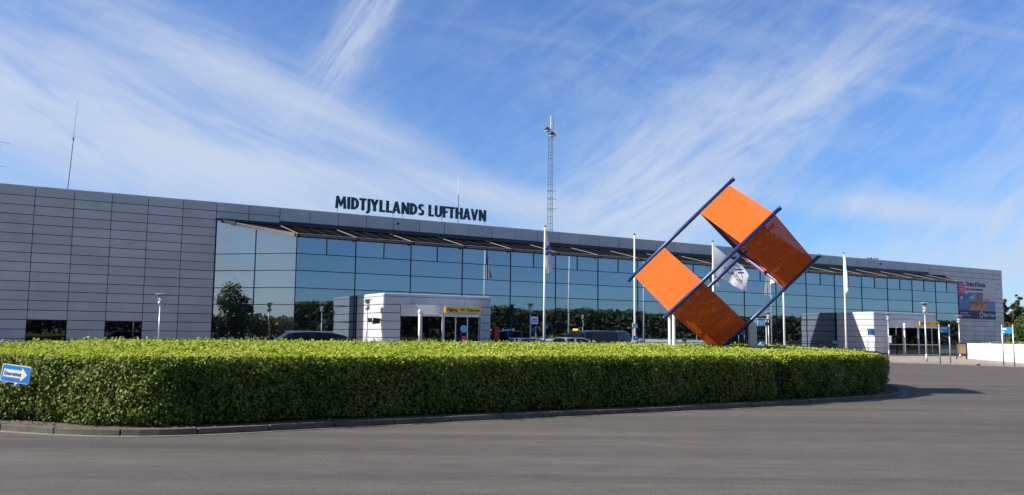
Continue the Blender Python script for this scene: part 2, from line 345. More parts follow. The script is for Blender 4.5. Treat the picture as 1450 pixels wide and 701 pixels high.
mb.f.append(tuple((len(rings)-1)*k+i for i in range(k))); mb.mi.append(0)
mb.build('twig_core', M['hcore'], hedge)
# ground litter along the hedge foot
lv.clear(); i = rng.integers(0, len(KC), 2600); off = rng.uniform(.14,.55,2600); P = inset(KC,0)[i] - NO[i]*off[:,None] + rng.uniform(-.12,.12,(2600,2)); Pz = np.column_stack([P, np.full(2600,.085)]); leaves(Pz, np.tile([0,0,1.],(2600,1)), .05, .25)
M['litter'] = leaf_mat('dry_leaf', [(.06,.04,.02), (.13,.09,.05), (.2,.16,.1)], .1, .8)
leaf_mesh('leaf_litter', M['litter'], None, kind='stuff')

# ------------------------------------------------------------------ terminal building
bld = empty('terminal_building', (O[0], O[1], 0), BROT, label='long low airport terminal with grey metal cladding and a blue glass front', cat='building')
def bx(mb, t0, t1, m0, m1, z0, z1, mi=0): mb.box((t0, -m1, z0), (t1, -m0, z1), mi)     # in the building's own frame: x = t, y = -m
G = .034; PW = 2.04; RH = .547
def panels(mb, t0, t1, zs, holes=(), m0=.004, th=.045, toff=-75.79):
    k0 = math.ceil((t0-toff)/PW - 1e-6); js = [t0] + [toff+PW*k for k in range(k0, 4000) if t0+.05 < toff+PW*k < t1-.05] + [t1]
    for a, b_ in zip(js[:-1], js[1:]):
        for z0, z1 in zip(zs[:-1], zs[1:]):
            if any(a < h[1]-.1 and b_ > h[0]+.1 and z0 < h[3]-.05 and z1 > h[2]+.05 for h in holes): continue
            bx(mb, a+G/2, b_-G/2, m0, m0+th, z0+G/2, z1-G/2)
zl = [0, .43, .976, 1.523, 2.07] + [2.07+RH*i for i in range(1, 14)]   # ends at 9.18
zl[-1] = 9.18
# left wall, aligned panel joints, two low windows
WIN = [(-86.02,-83.95,.43,2.07), (-81.91,-79.87,.43,2.07), (-94.15,-92.11,.43,2.07)]
mb = MB(); panels(mb, -104.35, -75.79, zl, WIN); mb.build('cladding', M['clad'], bld, bevel=.008)
mb = MB(); panels(mb, 2.45, 13.9, zl, toff=-75.79+PW*38+.02); mb.build('cladding', M['clad'], bld, bevel=.008)
# parapet: tall single panels over the glass roof, narrow band elsewhere
mb = MB()
def ppan(a, b_, z0, z1, rnd=.09):
    y = -.055; c = [( -0.004, z0), (y, z0), (y, z1-rnd), (y+rnd*.35, z1-rnd*.25), (y+rnd, z1), (.30, z1), (.30, z0)]
    mb.prism([(a, yy, zz) for yy, zz in c], (b_-a, 0, 0))
j = -75.79-PW*14
while j < 13.6:
    low = 9.18 if (j < -71.9 or j > -.9) else 8.86
    ppan(j+G/2, min(j+PW, 13.9)-G/2, low+G/2, 9.79); j += PW
mb.build('parapet', M['clad'], bld)
mb = MB(); panels(mb, -75.79, -71.71, [8.72, 9.18]); mb.build('cladding', M['clad'], bld, bevel=.008); mb = MB(); panels(mb, -.4, 2.4, [zl[-2], 9.18]);
for q in (2.2,): pass
mb.build('cladding', M['clad'], bld, bevel=.008)
# backing walls, body of the building
mb = MB()
for a, b_ in [(-104.4,-75.79),(2.4,13.9)]: bx(mb, a, b_, -.3, 0, 0, 9.70)
bx(mb, -75.79, 2.4, -.3, 0, 7.4, 9.70)
bx(mb, -104.4, -104.1, -30, -.3, 0, 9.7); bx(mb, 13.6, 13.9, -30, -.3, 0, 9.7); bx(mb, -104.4, 13.9, -30.3, -30, 0, 9.7)
mb.build('backing_wall', M['joint'], bld)
mb = MB(); bx(mb, -104.1, 13.6, -30, -.3, 9.3, 9.42); mb.build('roof', M['roof'], bld)
mb = MB(); panels(mb, 0, 30, zl+[9.72], m0=.0, toff=0); o = mb.build('cladding', M['clad'], bld); o.location = (13.9, 0, 0); o.rotation_euler = (0,0,radians(90))
# low windows of the left wall
for (a, b_, z0, z1) in WIN[:2]:
    mb = MB(); bx(mb, a+.05, b_-.05, .0, .02, z0, z1-.05); w = mb.build('window', M['gdoor'], bld)
    mb = MB(); bx(mb, a, b_, 0, .05, z1-.06, z1); bx(mb, a, a+.05, 0, .05, z0, z1-.06); bx(mb, b_-.05, b_, 0, .05, z0, z1-.06); bx(mb, (a+b_)/2-.02, (a+b_)/2+.02, .021, .05, z0, z1-.06); mb.build('frame', M['mull'], w)
# glass front: 18 bays of 3.9 m, four metres in front of the wall plane
GM = 4.0; T0 = -71.75; BW = 3.9; ZG = [0, 1.08, 2.2, 3.23, 4.28, 5.36, 6.42, 7.46]
def bay(P0, ux, width, rake=None, half=True, gm='gl', last=False):
    """P0 building-frame start (x,y), ux unit dir; rake(s)->top height"""
    ux = Vector((ux[0], ux[1], 0)); un = Vector((ux.y, -ux.x, 0)); P0 = Vector((P0[0], P0[1], 0))
    top = rake or (lambda s: 7.46)
    g_ = MB(); f_ = MB()
    def pane(s0, s1, z0, z1):
        za, zb = min(z1, top(s0)), min(z1, top(s1))
        if za <= z0+.02 and zb <= z0+.02: return
        tl = un*random.uniform(-.003, .003); tl2 = un*random.uniform(-.0012,.0012)
        pts = [P0+ux*s0+Vector((0,0,z0))+tl, P0+ux*s1+Vector((0,0,z0))-tl]
        if zb > z0+.01: pts.append(P0+ux*s1+Vector((0,0,zb))-tl+tl2)
        if za > z0+.01: pts.append(P0+ux*s0+Vector((0,0,za))+tl+tl2)
        g_.poly(pts)
    for r in range(7):
        z0, z1 = ZG[r]+.025, ZG[r+1]-.025
        cuts = [0, width]
        if r == 6 and half: cuts = [0, width/2, width]
        if rake: cuts = [0, width]
        if r == 6 and rake: z1 = 99
        for a, b_ in zip(cuts[:-1], cuts[1:]): pane(a+.03, b_-.03, z0, z1)
    def bar(a, b_, w, h): f_.prism([Vector(a)-un*.03-h, Vector(a)+un*w-h, Vector(a)+un*w+h, Vector(a)-un*.03+h], Vector(b_)-Vector(a))
    for r in range(7):
        if r and ZG[r] < max(top(0), top(width)):
            e = width
            if rake:
                while top(e) < ZG[r] and e > 0: e -= .02
            a = P0+Vector((0,0,ZG[r])); bar(a+ux*.04, a+ux*(e-.04), .025, Vector((0,0,.022)))
    bar(P0+ux*.0, P0+ux*.0+Vector((0,0,top(0))), .035, ux*.026)
    if last: bar(P0+ux*width, P0+ux*width+Vector((0,0,top(width))), .035, ux*.026)
    if half and not rake: bar(P0+ux*width/2+Vector((0,0,ZG[6]+.025)), P0+ux*width/2+Vector((0,0,7.46)), .04, ux*.022)
    w = g_.build('window', M[gm], bld); f_.build('frame', M['mull'], w)
for i in range(18): bay((T0+BW*i, -GM), (1,0), BW, last=(i == 17))
s2 = 1/sqrt(2)
bay((-75.75, -.02), (s2,-s2), 2.83, rake=lambda s: 8.62-s*.205, gm='gl2')
bay((-75.75+2.83*s2, -.02-2.83*s2), (s2,-s2), 2.83, rake=lambda s: 8.04-s*.205, gm='gl2')
TE = T0+BW*18
bay((TE, -GM), (s2,s2), 2.83, rake=lambda s: 7.46+s*.205, gm='gl'); bay((TE+2*1.0, -GM+2.0), (s2,s2), 2.83, rake=lambda s: 8.04+s*.205)
# dark box behind the glass so nothing shows through the joints
mb = MB(); mb.prism([(-75.7, .0, 0), (T0+.02, -GM+.12, 0), (TE-.02, -GM+.12, 0), (TE+3.8, 0, 0)], (0,0,7.40)); mb.build('inner_wall', M['dark'], bld)
# sloping glass roof with pale caps, gutter and raking edge beams
OV = .28
def zr(m): return 8.60-(m)*.235
mb = MB(); x0, x1 = -71.75, TE
def rp(x, m, dz=0): return (x, -m, zr(m)+dz)
mb.poly([rp(-75.79-.1,.0), rp(x0-.12,GM+OV), rp(x1+.12,GM+OV), rp(x1+4.1,0)]); mb.poly([rp(x1+4.1,0,-.08), rp(x1+.12,GM+OV,-.08), rp(x0-.12,GM+OV,-.08), rp(-75.89,0,-.08)])
mb.build('canopy_roof', M['roofg'], bld)
for i in range(19):
    x = T0+BW*i; mb = MB(); mb.beam(rp(x,.12,.02), rp(x,GM+OV-.05,.02), .04, .04); mb.build('rafter', M['beige'], bld)
mb = MB(); 
for i in range(18*4):
    x = T0+BW*i/4
    if i % 4: mb.beam(rp(x,.1,.02), rp(x,GM+OV-.1,.02), .03, .03)
mb.build('glazing_bar', M['mull'], bld)
mb = MB(); mb.beam(rp(x0-.1,GM+OV,.03), rp(x1+.1,GM+OV,.03), .05, .05); mb.build('eave_cap', mat('eave_cap_metal', (.42,.385,.32), .5, 0, .06), bld)
mb = MB(); mb.box((x0-.12, -(GM+OV+.03), 7.46), (x1+.12, -(GM+.10), 7.56)); mb.box((x0-.12, -(GM+OV+.10), 7.475), (x1+.12, -(GM+OV+.032), 7.555)); mb.build('gutter', M['gutter'], bld)
for i in range(19): mb = MB(); mb.box((T0+BW*i-.07, -(GM+OV+.13), 7.40), (T0+BW*i+.07, -(GM+OV+.102), 7.555)); mb.build('gutter_bracket', M['mull'], bld)
mb = MB(); mb.beam((-75.0,-.80,zr(.75)-.06), (x0-.16,-(GM+.16),zr(GM+.1)-.08), .12, .22); mb.build('raking_beam', M['gutter'], bld)
mb = MB(); mb.beam((-75.5,-.36,8.53), (-74.8,-1.06,8.37), .13, .22); mb.build('raking_beam_end', M['black'], bld)
mb = MB(); mb.beam((TE+.1,-(GM+.16),zr(GM+.1)-.08), (TE+4.0,-.15,zr(.2)-.06), .12, .22); mb.build('raking_beam', M['gutter'], bld)
# clerestory gap between parapet and glass roof
mb = MB(); bx(mb, -71.7, -.9, .005, .03, 8.60, 8.86); mb.build('clerestory', M['black'], bld)
for x in (-63.2, -8.7):
    mb = MB(); mb.tube((x, -.06, 9.35), (x, -.16, 9.35), .09, .07); mb.build('dome_camera', M['black'], bld)
mb = MB(); 
for k in range(4): mb.box((-9.9+k*.5, .6, 9.7), (-9.6+k*.5, 1.0, 9.98+.05*(k%2)))
mb.box((-10,.5,9.42),(-8,1.1,9.72)); mb.build('roof_vent', M['gutter'], bld)

def porch(t0, t1, mf, txt, fl, fr):
    """entrance block: side walls, bowed fascia of three facets, doors; parts of parts go under the porch"""
    rt = .12; H = 3.95; zb = [PAVE, .30, .78, 1.27, 1.76, 2.26, 2.76, 3.26, 3.76]
    A = fl; B = fr                                  # opening limits
    mb = MB(); g = .02
    # core, with a recess behind the doors
    bx(mb, t0+.04, A, GM+.08, mf-.04, 0, H-.06); bx(mb, B, t1-.04, GM+.08, mf-.04, 0, H-.06); bx(mb, A, B, GM+.08, mf-1.6, 0, 3.3); bx(mb, A, B, GM+.08, mf-.04, 3.34, H-.06)
    p = mb.build('entrance_porch', M['joint'], bld)
    mb = MB()
    for z0, z1 in zip(zb[:-1], zb[1:]):
        # side faces
        for m0, m1 in ((GM+.1, (GM+mf)/2), ((GM+mf)/2, mf-rt)):
            bx(mb, t0, t0+.04, m0+g/2, m1-g/2 if m1 < mf-rt-.01 else m1, z0+g, z1-g); bx(mb, t1-.04, t1, m0, m1, z0+g, z1-g)
        # rounded front-left corner
        arc = [(t0+rt-rt*cos(a), -(mf-rt+rt*sin(a))) for a in [i*pi/2/6 for i in range(7)]]
        mb.prism([(x, y, z0+g) for x, y in arc] + [(t0+rt, -(mf-rt), z0+g)], (0,0,z1-z0-2*g))
        arc = [(t1-rt+rt*sin(a), -(mf-rt+rt*cos(a))) for a in [i*pi/2/6 for i in range(7)]]
        mb.prism([(x, y, z0+g) for x, y in arc] + [(t1-rt, -(mf-rt), z0+g)], (0,0,z1-z0-2*g))
        if z1 <= 3.3:
            bx(mb, t0+rt+.004, A-g, mf-.04, mf, z0+g, z1-g); bx(mb, B+g, t1-rt-.004, mf-.04, mf, z0+g, z1-g)
        else:
            js = np.linspace(t0+rt+.004, t1-rt-.004, 5)
            for a, b_ in zip(js[:-1], js[1:]): bx(mb, a, b_-g, mf-.04, mf, z0+g, z1-g)
    mb.build('porch_cladding', M['cladw'], p)
    # rounded coping
    mb = MB(); c = [(0, 3.77), (0, 3.86), (.03, 3.925), (.09, 3.95), (.5, 3.95), (.5, 3.77)]
    mb.prism([(t0+.1, -mf+y, z) for y, z in c], (t1-t0-.2, 0, 0)); mb.prism([(t0+y, -mf+.1, z) for y, z in c][::-1], (0, mf-GM-.2, 0)); mb.prism([(t1-y, -mf+.1, z) for y, z in c], (0, mf-GM-.2, 0))
    mb.lathe([(.12,3.77),(.12,3.86),(.09,3.925),(.03,3.95)], (t0+.12, -mf+.12, 0), 12); mb.lathe([(.12,3.77),(.12,3.86),(.09,3.925),(.03,3.95)], (t1-.12, -mf+.12, 0), 12)
    mb.build('coping', M['cladw'], p)
    mb = MB(); bx(mb, t0+.3, t1-.3, GM+.1, mf-.3, 3.86, 3.93); mb.build('porch_roof', M['gutter'], p)
    # bowed fascia
    W = B-A; kA = (A+.03, mf-.12); kB = (A+W*.44, mf+.92); kC = (A+W*.90, mf+.80); kD = (B-.03, mf+.1)
    def strip(mb, a, b_, z0, z1, th=.08, e=0.0, mi=0):
        a = Vector((a[0], -a[1], 0)); b_ = Vector((b_[0], -b_[1], 0)); u = (b_-a).normalized(); nn = Vector((u.y, -u.x, 0)); a = a+u*e; b_ = b_-u*e
        mb.prism([a+Vector((0,0,z0)), b_+Vector((0,0,z0)), b_-nn*th+Vector((0,0,z0)), a-nn*th+Vector((0,0,z0))], (0,0,z1-z0), mi)
    mb = MB()
    def arcpts(): # smooth the corners of the fascia
        P = [Vector(kA), Vector(kB), Vector(kC), Vector(kD)]; out = [P[0]]
        for i in (1, 2):
            for s in (.0,.25,.5,.75,1.): a = P[i]+(P[i-1]-P[i]).normalized()*.5; c = P[i]+(P[i+1]-P[i]).normalized()*.5; out.append(a*(1-s)**2+P[i]*2*s*(1-s)+c*s*s)
        return out+[P[3]]
    ap = arcpts(); 
    mb.prism([(q.x, -q.y, 2.73) for q in ap] + [(B-.03, -(mf-.02), 2.73), (A+.03, -(mf-.02), 2.73)], (0,0,.55)); mb.build('fascia', mat('fascia_metal', (.50,.50,.50), .5, .1, .04), p)
    mb = MB(); mb.prism([(q.x, -q.y-.02, 2.66) for q in ap] + [(B, -(mf-.4), 2.66), (A, -(mf-.4), 2.66)], (0,0,.07)); mb.build('door_head', M['frame'], p)
    # doors and posts below
    def leafdoor(a, b_, fr0, fr1, mat_='gdoor'):
        u0 = (a[0]+(b_[0]-a[0])*fr0, a[1]+(b_[1]-a[1])*fr0-.06); u1 = (a[0]+(b_[0]-a[0])*fr1, a[1]+(b_[1]-a[1])*fr1-.06)
        q = MB(); strip(q, u0, u1, PAVE+.1, 2.60, .012, .07); dr = q.build('door_panel', M[mat_], p)
        return u0, u1
    fr_ = MB()
    def post(pt, w=.09, dpt=.09, z1=2.66): fr_.box((pt[0]-w/2, -pt[1]-dpt/2+.06, PAVE), (pt[0]+w/2, -pt[1]+dpt/2+.06, z1))
    lerp = lambda a, b_, s: (a[0]+(b_[0]-a[0])*s, a[1]+(b_[1]-a[1])*s)
    for a, b_, cuts in ((kA, kB, (0, .5, 1)), (kB, kC, (0, .34, .67, 1)), (kC, kD, (0, 1))):
        for s0, s1 in zip(cuts[:-1], cuts[1:]): leafdoor(a, b_, s0, s1)
        for s in cuts: post(lerp(a, b_, s), .16 if a is kB and s == 0 else .07)
        for z0, z1 in ((PAVE+.02, PAVE+.12), (2.58, 2.66), (1.05, 1.12)):
            if z0 < 1 or z0 > 2 or txt[0] == 'Ankomst': strip(fr_, lerp(a,b_,.0), lerp(a,b_,1.), z0, z1, .05, .04)
    fr_.build('door_frame', M['frame'], p)
    mb = MB(); bx(mb, A+.02, B-.02, mf-1.59, mf-1.5, PAVE, 2.66); mb.build('lobby', M['dark'], p)
    # round topped guard post in front of the left facet
    q = lerp(kA, kB, .36); mb = MB(); x, y = q[0], -(q[1]+.55); mb.tube((x,y,PAVE), (x,y,2.72), .062, .062, 14); mb.lathe([(.05,0),(.10,.03),(.12,.12),(.09,.22),(.03,.25)], (x,y,2.72), 14); mb.build('guard_post', M['white'], p, smooth=radians(40))
    # yellow sign
    a, b_ = lerp(kB, kC, .02), lerp(kC, kD, .15) if False else lerp(kB, kC, 1.02)
    a = (a[0], a[1]+.10); b_ = (b_[0], b_[1]+.10); sg = MB(); strip(sg, a, b_, 2.84, 3.19, .06); s_ = sg.build('entrance_sign', M['yellow'], p)
    A3 = Vector((a[0], -a[1], 0)); B3 = Vector((b_[0], -b_[1], 0)); u = (B3-A3).normalized(); nn = Vector((u.y, -u.x, 0)); L = (B3-A3).length
    tx = MB(); w1 = text_mb(txt[0], .27, tx, A3+u*.12+nn*.008+Vector((0,0,2.93)), u, (0,0,1), .008, .007)
    tx.build('lettering', M['black'], s_); tx = MB(); text_mb(txt[1], .24, tx, B3-u*.10+nn*.008+Vector((0,0,2.94)), u, (0,0,1), .008, .005, align='RIGHT', squeeze=.9)
    # aeroplane pictogram
    tx.build('lettering', M['black'], s_); tx = MB(); c = A3+u*(L*.47)+nn*.006+Vector((0,0,3.02)); pl = [(-.17,0),(-.12,.025),(-.02,.028),(.03,.10),(.06,.10),(.03,.028),(.12,.02),(.15,.06),(.17,.06),(.15,0),(.17,-.06),(.15,-.06),(.12,-.02),(.03,-.028),(.06,-.10),(.03,-.10),(-.02,-.028),(-.12,-.025)]
    tx.prism([c+u*x+Vector((0,0,z)) for x, z in pl], nn*.006)
    tx.build('aeroplane_symbol', M['black'], s_)
    return p, kB, kC
P1, kB1, kC1 = porch(-67.7, -60.2, 8.3, ('Afgang', 'Departure'), -66.55, -60.95)
P2, kB2, kC2 = porch(-21.0, -11.75, 8.0, ('Ankomst', 'Arrival'), -18.95, -12.1)
# poster stuck on the departure doors
q0 = (kB1[0]+(kC1[0]-kB1[0])*.56, kB1[1]+(kC1[1]-kB1[1])*.56)
mb = MB(); mb.lathe([(.24,0),(.24,.012)], (0,0,0), 20); o = mb.build('round_door_sticker', M['poster'], None)
mb = MB(); mb.box((q0[0]-.16, -(q0[1]+.005), .9), (q0[0]+.18, -(q0[1]-.01), 1.42)); mb.build('door_notice', M['pink'], P1)
o.parent = P1; o.rotation_euler = (pi/2, 0, 0); o.location = (q0[0], -(q0[1]-.01), 1.85)

# ------------------------------------------------------------------ roof sign
sg = empty('roof_sign', T(-67.9, .0, 9.7), BROT, label='large dark navy roof letters spelling the airport name on thin stilts', cat='sign')
txt = 'MIDTJYLLANDS LUFTHAVN'; widths = []
tmp = []
for ch in txt:
    if ch == ' ': tmp.append(None); continue
    pass
# bold condensed capitals drawn stroke by stroke (unit height 1)
def strokes(ch):
    q = .24
    def poly(*p): return [p]
    V = lambda x, z0=0, z1=1: [(x,z0),(x+q,z0),(x+q,z1),(x,z1)]
    Hh = lambda x0, x1, z, t=.185: [(x0,z),(x1,z),(x1,z+t),(x0,z+t)]
    def arc(cx, cz, rx, rz, a0, a1, t=q, tz=.185, n=9):
        o = [(cx+rx*cos(radians(a0+(a1-a0)*i/n)), cz+rz*sin(radians(a0+(a1-a0)*i/n))) for i in range(n+1)]
        i_ = [(cx+(rx-t)*cos(radians(a0+(a1-a0)*i/n)), cz+(rz-tz)*sin(radians(a0+(a1-a0)*i/n))) for i in range(n+1)]
        return o + i_[::-1]
    return dict(
        M=(.86,[[(0,0),(.225,0),(.27,1),(.07,1)],[(.635,0),(.86,0),(.79,1),(.61,1)],[(.07,1),(.27,1),(.50,.30),(.36,.18)],[(.59,1),(.79,1),(.50,.18),(.36,.30)]]),
        I=(.24,[V(0)]), D=(.62,[V(0), arc(.20,.5,.42,.5,-90,90)]), T=(.58,[V(.182,0,.815),Hh(0,.58,.815)]),
        J=(.32,[V(.105,0,1), arc(.02,0,.30,.24,-95,0)]), Y=(.66,[V(.222,0,.42),[(0,1),(.24,1),(.36,.62),(.437,.42),(.222,.42)],[(.66,1),(.42,1),(.222,.42),(.437,.42)]]),
        L=(.48,[V(0),Hh(.24,.48,0)]), A=(.70,[[(0,0),(.215,0),(.45,1),(.24,1)],[(.70,0),(.485,0),(.25,1),(.46,1)],[(.20,.20),(.50,.20),(.47,.36),(.24,.36)]]),
        N=(.66,[V(0),V(.44),[(0,1),(.22,1),(.66,0),(.44,0)]]), S=(.54,[arc(.27,.73,.27,.27,20,270),arc(.27,.275,.27,.275,-160,90)]),
        U=(.64,[V(0,.3,1),V(.425,.3,1),arc(.32,.3,.32,.30,180,360)]), F=(.47,[V(0),Hh(.215,.47,.815),Hh(.215,.43,.42)]),
        H=(.66,[V(0),V(.42),Hh(.235,.43,.42)]), V=(.68,[[(.235,0),(.44,0),(.215,1),(0,1)],[(.24,0),(.445,0),(.68,1),(.465,1)]]))[ch]
tmp = []
for ch in txt:
    if ch == ' ': tmp.append(None); continue
    w_, st = strokes(ch); mb = MB()
    for i_, pl_ in enumerate(st): e_ = .004*i_; mb.prism([(x_, -.03-e_, z_) for x_, z_ in pl_], (0, .06+2*e_, 0))
    tmp.append((mb, 0, w_))
hcap = 0.73; tot = 0; gap = .06
zcap = 1.0; sc = .86/zcap; ZM = min(v[2] for v in tmp[0][0].v)
cw = [(.22 if a is None else (a[2]-a[1])) for a in tmp]; raw = sum(cw)+gap*(len(txt)-1)-sum({'J': .09, 'T': .05, 'Y': .04, 'A': .04, 'V': .06}.get(c_, 0) for c_ in txt); sx = 11.95/raw; x = 0
for ch, a, w in zip(txt, tmp, cw):
    if a:
        mb = a[0]; zmin = ZM
        x -= {'J': .09, 'T': .05, 'Y': .04, 'A': .04, 'V': .06}.get(ch, 0)
        mb.v = [((v[0]-a[1]+x)*sx, v[1], .38+(v[2]-zmin)*sc) for v in mb.v]
        if ch == 'J9': mb.v = [(v[0], v[1], v[2] if v[2] > .5 else v[2]-.12) for v in mb.v]
        mb.build('letter', M['letter'], sg)
    x += w+gap
mb = MB()
for xx in (.15, 4.3, 5.05, 8.2, 11.85): mb.box((xx-.02,-.02,0),(xx+.02,.02,.5))
mb.box((.1,.09,.52),(11.9,.11,.535)); mb.box((.1,.09,.98),(11.9,.11,.995))
for i in range(10): mb.box((.4+i*1.18-.006,.085,.42),(.4+i*1.18+.006,.1,1.1))
mb.build('support_frame', M['galv'], sg)

# ------------------------------------------------------------------ banner on the right wall
bn = empty('wall_banner', T(4.8, .05, 3.95), BROT, label='large printed holiday banner hanging on the right end wall beside the glass', cat='banner')
bw, bh = 7.35, 4.4
M['bwhite'] = mat('banner_white', (.44,.45,.49), .6, 0, .05, 2); M['bnavy'] = mat('banner_navy', (.016,.018,.10), .6)
M['bblue'] = mat('banner_sea', (.01,.06,.28), .6, 0, .5, 1.4, col2=(.08,.22,.48)); M['bvill'] = mat('banner_village', (.16,.03,.02), .6, 0, .6, 3.5, col2=(.34,.16,.10)); M['bsky'] = mat('banner_sky', (.03,.08,.35), .6, 0, .4, 1.6, col2=(.20,.27,.48)); M['bdk'] = mat('banner_dark', (.03,.035,.07), .6, 0, .8, 4, col2=(.25,.24,.25))
mb = MB(); mb.box((0,-.03,0),(bw,0,bh)); mb.build('banner_sheet', M['bwhite'], bn)
def bp(name, x0,x1,z0,z1, m, y=-.034): mb = MB(); mb.box((x0,y,z0),(x1,-.031,z1)); return mb.build(name, M[m], bn)
bp('navy_band', 0,bw,0,.98,'bnavy'); bp('photo_panel', 0,2.0,.99,2.0,'bblue'); bp('photo_panel', 0,2.0,2.02,2.85,'bblue', -.033); bp('photo_panel',2.02,3.55,2.1,3.0,'bsky'); bp('photo_panel',3.57,4.95,2.1,3.05,'bdk'); bp('photo_panel',2.02,5.6,.99,2.08,'bvill'); bp('photo_panel',5.62,bw,.99,1.98,'bsky'); bp('photo_panel',5.0,bw,2.0,2.08,'bnavy')
mb = MB()   # simple picture content: rooftops, sail, hull
for k in range(9): x = 2.2+k*.37; mb.prism([(x,-.034,1.0),(x+.33,-.034,1.0),(x+.33,-.034,1.3+.2*(k%3)),(x+.16,-.034,1.45+.2*(k%3)),(x,-.034,1.3+.2*(k%3))], (0,-.003,0))
mb.build('printed_rooftops', mat('rooftop_print',(.45,.12,.04),.6,0,.4,5,col2=(.45,.32,.26)), bn)
mb = MB(); mb.prism([(2.3,-.034,2.35),(2.9,-.034,2.3),(3.2,-.034,2.5),(2.6,-.034,2.6)], (0,-.003,0)); mb.prism([(2.85,-.034,2.55),(3.2,-.034,2.9),(3.15,-.034,2.5)], (0,-.003,0)); mb.prism([(.4,-.034,2.2),(1.1,-.034,2.2),(.9,-.034,2.5),(.5,-.034,2.5)], (0,-.003,0)); mb.build('printed_boat', M['bwhite'], bn)
mb = MB()
for k in range(7): x = .2+k*.25; z = 1.1+.5*random.random(); mb.box((x,-.037,1.0),(x+.12,-.0345,z+.2))
mb.build('printed_figures', mat('figure_print',(.40,.25,.2),.6,0,.5,8,col2=(.1,.12,.2)), bn)
mb = MB(); text_mb('Direkte til Rhodos', .72, mb, (1.62,-.034,3.72), (1,0,0), (0,0,1), .004, .035, squeeze=.72); mb.build('banner_title', M['bnavy'], bn); mb = MB(); text_mb('med de lokale rejsebureauer', .42, mb, (1.62,-.034,3.26), (1,0,0), (0,0,1), .004, .016, squeeze=.70); mb.build('banner_subtitle', M['bnavy'], bn); mb = MB()
text_mb('til alle tider', .24, mb, (5.3,-.034,2.2), (1,0,0), (0,0,1), .004, .002); mb.build('banner_lettering', M['bnavy'], bn)
mb = MB(); text_mb('Bravo Tours', .55, mb, (4.95,-.034,.35), (1,0,0), (0,0,1), .004, .02, squeeze=.78)
k = 20
for i in range(k):
    a0, a1 = 2*pi*i/k, 2*pi*(i+1)/k; c = (4.5,.55)
    mb.poly([(c[0]+.34*cos(a0),-.036,c[1]+.38*sin(a0)),(c[0]+.34*cos(a1),-.036,c[1]+.38*sin(a1)),(c[0]+.25*cos(a1)+.04,-.036,c[1]+.26*sin(a1)),(c[0]+.25*cos(a0)+.04,-.036,c[1]+.26*sin(a0))])
mb.box((4.62,-.037,.3),(4.68,-.0345,.75)); mb.build('banner_logo', M['bwhite'], bn)
mb = MB(); mb.prism([(.78+.66*cos(2*pi*i/24),-.034,3.45+.76*sin(2*pi*i/24)) for i in range(24)], (0,-.004,0)); mb.build('price_badge', M['pink'], bn)
mb = MB()
for k,(zz,w) in enumerate(((3.85,.5),(3.6,.8),(3.32,.85),(3.08,.6))): mb.box((.78-w/2,-.0405,zz-.05),(.78+w/2,-.0385,zz+.05))
for k in range(5): mb.box((5.25,-.036,2.9-k*.13),(7.0-.2*(k%2),-.0345,2.94-k*.13))
for k in range(2): mb.box((.35,-.037,.62-k*.25),(1.9+.4*k,-.0345,.70-k*.25))
mb.build('small_print', mat('small_print',(.55,.35,.5),.6), bn)
mb = MB(); mb.tube((-.05,-.02,bh),(bw+.05,-.02,bh),.03); mb.tube((-.05,-.02,0),(bw+.05,-.02,0),.03)
for xx in (0,bw): mb.box((xx-.015,-.02,0),(xx+.015,.0,bh))
mb.build('banner_frame', M['galv'], bn)

# ------------------------------------------------------------------ sculpture
def V3(*a): return Vector(a)
A0 = V3(3.22,23.6,3.0); A1 = V3(6.03,23.6,5.74); B0 = V3(3.96,22.3,1.96); B1 = V3(6.89,22.3,4.75); C1 = V3(8.35,23.6,3.65); C0 = V3(5.46,23.6,.94)
D0 = A0+C0-B0; D1 = A1+C1-B1
sc_ = empty('sculpture', (5.5,23.6,0), 0, label='orange slatted cube sculpture with blue tubes rising out of the hedge', cat='sculpture'); OFF = Vector((5.5,23.6,0))
bars = dict(A=(A0,A1), B=(B0,B1), C=(C0,C1), D=(D0,D1)); R = .053
def on(k, s): a, b_ = bars[k]; return a+(b_-a)*s-OFF
for k in 'ABCD':
    mb = MB(); mb.tube(on(k,-.012), on(k,1.012), R, R, 18); mb.tube(on(k,1.006), on(k,1.02), R*1.12, R*1.12, 18); mb.tube(on(k,-.02), on(k,-.006), R*1.12, R*1.12, 18); mb.build('tube', M['blue'], sc_, smooth=radians(40))
def slatpanel(k1, k2, s0, s1, ns=22, nr=34, fill=.80):
    mb = MB(); a = on(k1,s0); b_ = on(k2,s0); w = on(k1,s1)-a; w2 = on(k2,s1)-b_; nrm = w.cross(b_-a).normalized(); th = .014
    e = .03
    def pt(u, v): # u across between bars, v along bars
        return (a+w*v)*(1-u)+(b_+w2*v)*u
    for i in range(ns):
        v0 = (i+.08)/ns; v1 = (i+fill)/ns
        q = [pt(e,v0), pt(1-e,v0), pt(1-e,v1), pt(e,v1)]; mid0 = (q[0]+q[3])/2; 
        mb.prism([p_-nrm*th/2 for p_ in q], nrm*th)
    for j in range(nr+1):
        u0 = e+(1-2*e)*j/nr; u1 = u0+(.028 if 0 < j < nr else .02)/2*1.0
        u1 = min(u1, 1-e); q = [pt(u0,0.003), pt(u1,0.003), pt(u1,.997), pt(u0,.997)]
        mb.prism([p_-nrm*(th/2-.003) for p_ in q], nrm*(th-.006))
    return mb.build('slatted_panel', M['orange'], sc_)
for (s0, s1) in ((.035,.325), (.675,.965)):
    for k1, k2 in (('A','B'),('B','C'),('A','D'),('D','C')): slatpanel(k1, k2, s0, s1, fill=.90 if (s0 > .5 and k1+k2 in ('AB','AD')) else .82)
